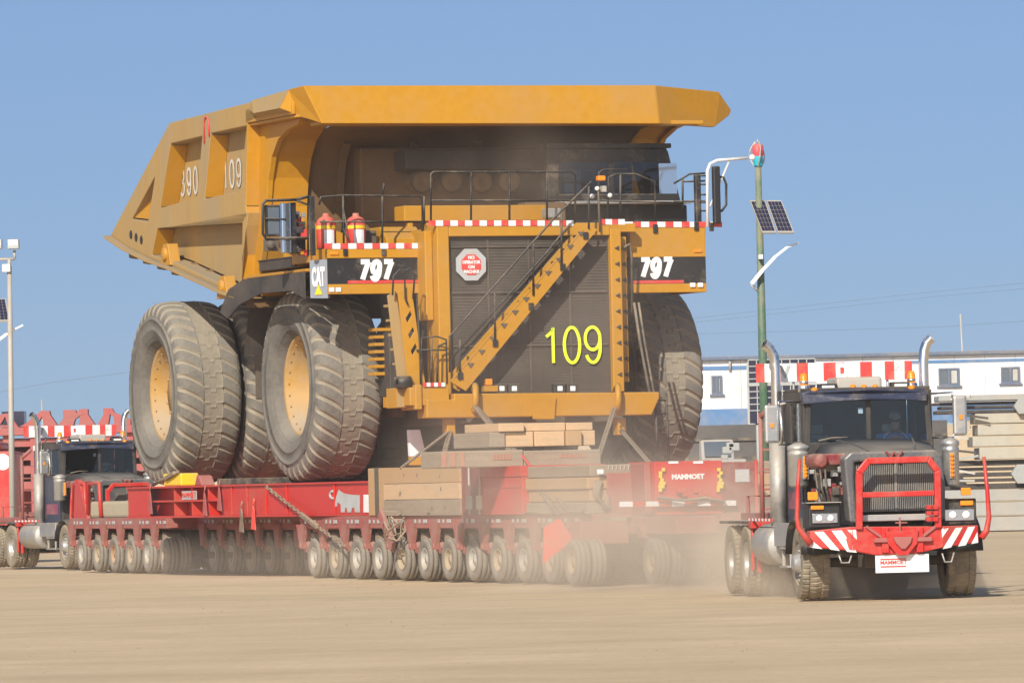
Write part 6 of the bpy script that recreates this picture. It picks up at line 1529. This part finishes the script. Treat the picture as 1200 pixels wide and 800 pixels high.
# ---- left: stacked red transport frames
YL = 200.0
def LX(px, py, y=YL): return WY(px, py, y)
frame_th = thing('steel_truss', W0, LX(60, 560)[0], YL + 1, 0, 'long stacked faded red steel frame with humps, behind the rear tractor', 'steel frame')
def lprism(name, poly, mat='bgred', y=YL, d=.35, holes=None, parent=frame_th, bev=.01):
    mb = MB(); mb.prism('y', [LX(*p, y) for p in poly], y, y + d, 0, [[LX(*p, y) for p in h] for h in (holes or [])]); return part(name, mb, mat, parent, bev)
lprism('lower_beam', [(-30, 502), (170, 497), (170, 506), (-30, 511)], d=1.5)
mb = MB()
for py in (520, 536, 552, 570): a, z = LX(-30, py); b, z2 = LX(170, py - 3); mb.box(a, b, YL + .3, YL + 1.6, z - .12, z + .12)
for px in (-20, 8, 40, 75, 110, 124, 150): a, z = LX(px, 500); mb.box(a - .15, a + .15, YL + .2, YL + .6, 0, z)
part('lattice', mb, 'bgred', frame_th, .01)
mb = MB(); a, _ = LX(-30, 500); b, _ = LX(170, 500); mb.box(a, b, YL + 1.7, YL + 1.75, 0, LX(60, 512)[1]); part('back_sheet', mb, 'bgred', frame_th)
humps = [([(-14, 500), (-4, 486), (10, 484), (13, 488), (22, 501)], [[(0, 498), (6, 488), (9, 498)]], 'short hump at the far left'),
         ([(22, 500), (30, 496), (48, 481), (58, 481), (59, 486), (68, 499)], [[(43, 498), (49, 488), (52, 498)]], 'hump with a slanting left leg'),
         ([(67, 500), (74, 490), (74, 480), (88, 480), (90, 484), (93, 479), (103, 479), (103, 485), (112, 498)], [[(86, 498), (88, 491), (94, 487), (92, 498)]], 'double hump with two flat tops'),
         ([(113, 499), (121, 486), (121, 478), (131, 478), (134, 483), (153, 491), (153, 498)], [[(127, 497), (129, 485), (133, 488), (134, 497)]], 'hump beside the right exhaust stack of the rear tractor')]
for poly, hol, lab in humps: lprism('hump', poly, holes=hol, d=.5)
a, za = LX(0, 502, 198); b, zb_3 = LX(18, 482, 202); mb = MB(); mb.box(LX(-8, 0, 203)[0], LX(18, 0, 203)[0], 203, 204, LX(5, 502, 203)[1], LX(5, 482, 203)[1])
solo('solar_rack', mb, 'solar', W0, 'black panel at the foot of the floodlight pole', 'panel')
# red truck at the left edge
yy_ = 172
ob = thing('red_truck', W0, WY(-10, 600, yy_)[0], yy_ + 1.5, 0, 'red vehicle with a round white mark, cut by the left edge', 'truck')
a, z0 = WY(-60, 600, yy_); b, z1 = WY(14, 528, yy_); mb = MB(); mb.box(a, b, yy_, yy_ + 4, .7, z1); mb.box(a, b - .3, yy_ + .01, yy_ + 3, z1, z1 + .25); part('body', mb, 'tred', ob, .08)
mb = MB(); c_, zc_ = WY(3, 541, yy_); mb.prism('y', [(c_ + .22 * math.cos(k * PI / 10), zc_ + .22 * math.sin(k * PI / 10)) for k in range(20)], yy_ - .012, yy_ - .002); part('round_mark', mb, 'white', ob)
for xx in (a + .6, b - .5): mb = MB(); mb.cyl((xx - .15, yy_ + .8, .5), (xx + .15, yy_ + .8, .5), .5, 24); part('wheel', mb, 'rubberblk', ob, .04)

# ---- poles
def pole(name, fr, pts, r, mat, label, cat): ...
def solar_lamp(ptop, pbase, Y, panel, arm, label, turbine=True):
    t = thing('solar_lamp', W0, WY(*pbase, Y)[0], Y, 0, label, 'lamp post', 'wind and solar lamp posts')
    x0, _ = WY(*pbase, Y); x1, z1 = WY(*ptop, Y); mb = MB(); mb.tube([(x0, Y, 0), (x0, Y, z1 * .5), (x0, Y, z1 - .0)], .09, 12, radii=[.13, .10, .07]); part('pole', mb, 'greenpole', t)
    if turbine:
        cx, cz = x0, z1 + .0
        sc2 = Y / 7500
        mb = MB(); mb.lathe([(.001, .0), (.09, .02), (.11, 3 * sc2), (.11, 13 * sc2)], (cx, Y, cz), 'z', 12); part('rotor_core', mb, 'turq', t)
        mb = MB(); mb.lathe([(.115, 13 * sc2), (.13, 15 * sc2), (.13, 25 * sc2), (.09, 27 * sc2), (.001, 28 * sc2)], (cx, Y, cz), 'z', 12); part('rotor_top', mb, 'scarlet', t)
        for q in range(3):
            a = q * 2 * PI / 3 + .5; mb = MB(); R2 = 8 * sc2; pts = []
            for k in range(9): u = k / 8; pts.append((cx + (.05 + R2 * math.sin(PI * u)) * math.cos(a + u * .5), Y + (.05 + R2 * math.sin(PI * u)) * math.sin(a + u * .5), cz + (-1 + 31 * u) * sc2))
            for p, qn in zip(pts, pts[1:]): mb.bar(p, qn, .02, .035)
            part('rotor_blade', mb, 'palepole', t)
        mb = MB(); mb.tube([(cx, Y, cz + 28 * sc2), (cx, Y, cz + 33 * sc2)], .02, 6); part('spike', mb, 'palepole', t)
    for q in panel:
        V4 = [WY(px, py, Y) for px, py in q]; yo = [-.55, -.55, .25, .25]
        cxs = [(v[0], Y - .3 + (.45 if i in (0, 1) else -.45), v[1]) for i, v in enumerate(V4)]
        c = [Vector(p) for p in cxs]; nrm = (c[1] - c[0]).cross(c[3] - c[0]).normalized() * .04
        mb = MB(); vs = c + [p + nrm for p in c]; mb.add(vs, [(0, 1, 2, 3), (7, 6, 5, 4), (0, 4, 5, 1), (1, 5, 6, 2), (2, 6, 7, 3), (3, 7, 4, 0)]); pn = part('solar_panel', mb, 'palepole', t)
        s_ = -1 if nrm.y > 0 else 1; off = nrm.normalized() * (s_ * .006) + (Vector() if s_ < 0 else nrm)
        def bl(u, v): return c[0].lerp(c[1], u).lerp(c[3].lerp(c[2], u), v) + off
        mb = MB(); nu, nv = 4, 7
        for iu in range(nu):
            for iv in range(nv):
                u0, u1 = .05 + .9 * iu / nu, .05 + .9 * (iu + .93) / nu; v0, v1 = .04 + .92 * iv / nv, .04 + .92 * (iv + .93) / nv
                mb.add([bl(u0, v0), bl(u1, v0), bl(u1, v1), bl(u0, v1)], [(0, 1, 2, 3)])
        part('cells', mb, 'solar', pn)
    P = [WY(px, py, Y) for px, py in arm]; mb = MB()
    for (p, q), w in zip(zip(P, P[1:]), (.09, .075, .06, .045, .035)): mb.bar((p[0], Y - .25, p[1]), (q[0], Y - .25, q[1]), .10, w)
    mb.tube([(P[0][0], Y - .25, P[0][1]), (x0 - .05, Y, P[0][1] - .2)], .03, 6); mb.bar((x0, Y - .3, P[2][1]), (x0, Y + .1, P[2][1]), .1, .1)
    part('lamp_arm', mb, 'white', t)
    return t
solar_lamp((893, 196), (899, 640), 150, [[(879, 234.5), (897, 234.5), (908, 274), (892, 274)], [(898.5, 234.5), (916, 234.5), (929, 274), (910, 274)]], [(880, 333), (893, 317), (908, 301), (922, 290), (935, 285)], 'green lamp post with two solar panels and a small wind rotor, behind the front tractor')
solar_lamp((-16, 330), (-10, 640), 170, [[(-30, 350), (-14, 350), (-8, 377), (-22, 377)], [(-12, 350), (6, 349.5), (14, 376.5), (-6, 377)]], [(-18, 412), (-5, 402), (8, 392), (18, 386), (28, 381)], 'green lamp post at the left edge with only a panel and lamp arm in view', False)
Yf = 165
fl_ = thing('floodlight_pole', W0, WY(13, 640, Yf)[0], Yf, 0, 'pale pole with floodlights on top, behind the rear tractor', 'floodlight pole')
x, z1 = WY(11, 312, Yf); xb_ = WY(13, 560, Yf)[0]; mb = MB(); mb.tube([(xb_, Yf, 0), (x, Yf, z1)], .085, 12, r2=.06); part('pole', mb, 'palepole', fl_)
a, z0 = WY(3, 319, Yf); b, z2 = WY(12.5, 309.5, Yf); mb = MB(); mb.box(a, b, Yf - .15, Yf + .1, z0, z2); part('control_box', mb, 'white', fl_, .02)
mb = MB(); xa, za = WY(-6, 304, Yf); xb2, zb4 = WY(17, 298, Yf); mb.tube([(xa, Yf, za), (xb2, Yf, za)], .04, 6); mb.tube([(x, Yf, z1), (x, Yf, za)], .05, 6); mb.tube([(xb2, Yf, za), (xb2, Yf, zb4 + .1)], .04, 6); part('cross_arm', mb, 'palepole', fl_)
for px in (-4, 16):
    a, z0 = WY(px - 6.5, 292, Yf); b, z2 = WY(px + 6.5, 280.5, Yf); mb = MB(); mb.box(a, b, Yf - .2, Yf + .1, z0, z2); f = part('floodlight', mb, 'greyline', fl_, .02); mb = MB(); mb.box(a + .03, b - .03, Yf - .212, Yf - .202, z0 + .08, z2 - .02); part('lens', mb, 'lens', f)
x, z1 = WY(1125.5, 368, 300); mb = MB(); mb.tube([(x + .2, 300, 1.2), (x, 300, z1)], .045, 6); solo('antenna_mast', mb, 'greyline', W0, 'thin grey mast rising above the white building on the right', 'mast')
x, z1 = WY(49, 468, 260); mb = MB(); mb.tube([(x, 260, 1.2), (x, 260, z1)], .03, 5); solo('antenna_mast', mb, 'greyline', W0, 'thin mast above the red humps on the left', 'mast')
# wires
labs = ['uppermost power line crossing the sky on the right', 'second power line from the top on the right', 'lowest power line, just above the white building', 'faint power line over the red humps on the left']
for i, pts in enumerate(([(700, 382), (820, 372), (1000, 352), (1100, 341), (1260, 326)], [(700, 388), (820, 377), (1000, 358), (1100, 347), (1260, 333)], [(700, 394), (820, 391), (1000, 386), (1100, 383), (1260, 372)], [(-60, 470), (60, 448), (150, 436), (260, 420)])):
    mb = MB(); mb.tube([(WY(px, py, 420)[0], 420, WY(px, py, 420)[1]) for px, py in pts], .008, 4); solo('power_line', mb, 'wire', W0, labs[i], 'wire', 'power lines in the sky')

# ---- dust
def dust(name, center, scale, density, seed, label, col=(.84, .72, .58)):
    mb = MB(); n1, n2 = 16, 10; vs = []
    for j in range(n2 + 1):
        for i in range(n1):
            a = 2 * PI * i / n1; b = -PI / 2 + PI * j / n2; vs.append((math.cos(a) * math.cos(b), math.sin(a) * math.cos(b), math.sin(b)))
    mb.add(vs, [(j * n1 + i, j * n1 + (i + 1) % n1, (j + 1) * n1 + (i + 1) % n1, (j + 1) * n1 + i) for j in range(n2) for i in range(n1)])
    me = bpy.data.meshes.new(name); me.from_pydata([tuple(v) for v in mb.v], [], mb.f); o = link(name, me)
    o.location = center; o.scale = scale; o['kind'] = 'stuff'; tag(o, label, 'dust')
    m = bpy.data.materials.new('dust_volume'); m.use_nodes = True; nt = m.node_tree; N, L = nt.nodes, nt.links
    N.remove(N['Principled BSDF']); out = N['Material Output']
    pv = N.new('ShaderNodeVolumePrincipled'); pv.inputs['Color'].default_value = (*col, 1); pv.inputs['Anisotropy'].default_value = -.1
    tc = N.new('ShaderNodeTexCoord'); ln = N.new('ShaderNodeVectorMath'); ln.operation = 'LENGTH'; L.new(tc.outputs['Object'], ln.inputs[0])
    fo = N.new('ShaderNodeMapRange'); fo.inputs['From Min'].default_value = 1; fo.inputs['From Max'].default_value = .15; fo.interpolation_type = 'SMOOTHSTEP'; L.new(ln.outputs['Value'], fo.inputs['Value'])
    mp = N.new('ShaderNodeMapping'); mp.inputs['Scale'].default_value = (scale[0] * .45, scale[1] * .45, scale[2] * .55); mp.inputs['Location'].default_value = (seed, seed * 2, 0); L.new(tc.outputs['Object'], mp.inputs['Vector'])
    nz = N.new('ShaderNodeTexNoise'); nz.inputs['Scale'].default_value = 1.1; nz.inputs['Detail'].default_value = 4; nz.inputs['Roughness'].default_value = .55; L.new(mp.outputs[0], nz.inputs['Vector'])
    r = N.new('ShaderNodeMapRange'); r.inputs['From Min'].default_value = .36; r.inputs['From Max'].default_value = .68; L.new(nz.outputs['Fac'], r.inputs['Value'])
    mu = N.new('ShaderNodeMath'); mu.operation = 'MULTIPLY'; L.new(fo.outputs[0], mu.inputs[0]); L.new(r.outputs[0], mu.inputs[1])
    m2 = N.new('ShaderNodeMath'); m2.operation = 'MULTIPLY'; m2.inputs[1].default_value = density; L.new(mu.outputs[0], m2.inputs[0]); L.new(m2.outputs[0], pv.inputs['Density'])
    L.new(pv.outputs[0], out.inputs['Volume']); o.data.materials.append(m)
    return o
def W3(px, py, Y): x, z = WY(px, py, Y); return (x, Y, z)
c = W3(770, 665, 108); dust('dust_cloud', (c[0], 106, .6), (4.4, 6.5, 2.1), .40, 3, 'brown dust billowing low between the transporter and the front tractor')
c = W3(1020, 690, 95); dust('dust_cloud', (c[0], 95.5, .2), (2.6, 3.6, 1.0), 1.9, 7, 'dust puffs swirling under the front tractor')
c = W3(895, 660, 99); dust('dust_cloud', (c[0], 99, .5), (1.6, 4.0, 1.2), .8, 12, 'dust along the side of the front tractor')
c = W3(650, 400, 126); dust('dust_cloud', (c[0], 125.5, 4.4), (5.0, 2.4, 4.6), .085, 17, 'thin dust veil hanging before the radiator of the dump truck')
c = W3(330, 660, 125); dust('dust_cloud', (c[0], 122, .3), (6.5, 9, .9), .05, 23, 'thin dust between the wheels of the transporter')
c = W3(600, 205, 131); dust('dust_cloud', (c[0], 130.6, c[2]), (4.2, 1.6, 1.7), .17, 31, 'brown dust hanging in the shade under the canopy of the dump truck', (.62, .50, .38))
c = W3(640, 580, 113); dust('dust_cloud', (c[0], 112.0, 1.8), (3.6, 2.4, 1.9), .34, 37, 'dust drifting over the timber pile under the truck nose')
# haze
hz = MB(); hz.box(-700, 700, -60, 640, -1.6, 16)
me = bpy.data.meshes.new('haze'); me.from_pydata(hz.v, [], hz.f); ho = link('haze', me); ho['kind'] = 'stuff'; tag(ho, 'pale dusty air over the whole yard', 'haze')
m = bpy.data.materials.new('haze_air'); m.use_nodes = True; m.node_tree.nodes.remove(m.node_tree.nodes['Principled BSDF'])
pv = m.node_tree.nodes.new('ShaderNodeVolumePrincipled'); pv.inputs['Color'].default_value = (.85, .88, .93, 1); pv.inputs['Density'].default_value = .00028; pv.inputs['Anisotropy'].default_value = .3
m.node_tree.links.new(pv.outputs[0], m.node_tree.nodes['Material Output'].inputs['Volume']); me.materials.append(m)

# ---- light
SE = R_(32)
S = Vector((-.25, -.84, 0)).normalized() * math.cos(SE) + Vector((0, 0, math.sin(SE)))
sun = bpy.data.lights.new('sun', 'SUN'); sun.energy = 4.2; sun.angle = R_(.5); sun.color = (1, .95, .85)
so = link('sun', sun); so.rotation_euler = (-S).to_track_quat('-Z', 'Y').to_euler()
w = bpy.data.worlds.new('World'); sc.world = w; w.use_nodes = True; N, L = w.node_tree.nodes, w.node_tree.links
sky = N.new('ShaderNodeTexSky'); sky.sky_type = 'NISHITA'; sky.sun_disc = False; sky.sun_elevation = SE; sky.sun_rotation = math.atan2(S.x, S.y)
sky.air_density = 1.0; sky.dust_density = 2.2; sky.ozone_density = 3.2
tcw = N.new('ShaderNodeTexCoord'); vm = N.new('ShaderNodeVectorMath'); vm.operation = 'MULTIPLY_ADD'; vm.inputs[1].default_value = (1, 1, 2.4); vm.inputs[2].default_value = (0, 0, .15)
nm_ = N.new('ShaderNodeVectorMath'); nm_.operation = 'NORMALIZE'; L.new(tcw.outputs['Generated'], vm.inputs[0]); L.new(vm.outputs[0], nm_.inputs[0]); L.new(nm_.outputs[0], sky.inputs['Vector'])
sz_n = N.new('ShaderNodeSeparateXYZ'); L.new(tcw.outputs['Generated'], sz_n.inputs[0]); mrz = N.new('ShaderNodeMapRange'); mrz.inputs['From Min'].default_value = .0; mrz.inputs['From Max'].default_value = .075
L.new(sz_n.outputs['Z'], mrz.inputs['Value']); tint = N.new('ShaderNodeMix'); tint.data_type = 'RGBA'; tint.inputs[6].default_value = (.84, .78, .74, 1); tint.inputs[7].default_value = (1.03, 1.03, 1.02, 1); L.new(mrz.outputs[0], tint.inputs['Factor'])
mul = N.new('ShaderNodeMix'); mul.data_type = 'RGBA'; mul.blend_type = 'MULTIPLY'; mul.inputs['Factor'].default_value = 1; L.new(sky.outputs[0], mul.inputs[6]); L.new(tint.outputs[2], mul.inputs[7])
L.new(mul.outputs[2], N['Background'].inputs['Color'])
pass; N['Background'].inputs['Strength'].default_value = .113
# ---- camera
cam = bpy.data.cameras.new('camera'); co = link('camera', cam); sc.camera = co
cam.sensor_width = 36; cam.lens = F / 1200 * 36; cam.clip_start = .5; cam.clip_end = 12000
co.matrix_world = Matrix.Translation((0, 0, HC)) @ Matrix.Rotation(PI / 2 + PITCH, 4, 'X') @ Matrix.Rotation(-ROLL, 4, 'Z')
sc.view_settings.view_transform = 'Standard'; sc.view_settings.look = 'None'; sc.view_settings.exposure = .38; sc.view_settings.gamma = 1
sc.view_settings.use_curve_mapping = False
sc.cycles.volume_step_rate = 1.0; sc.cycles.volume_max_steps = 128; sc.cycles.volume_bounces = 1
sc.cycles.max_bounces = 8; sc.cycles.transparent_max_bounces = 12
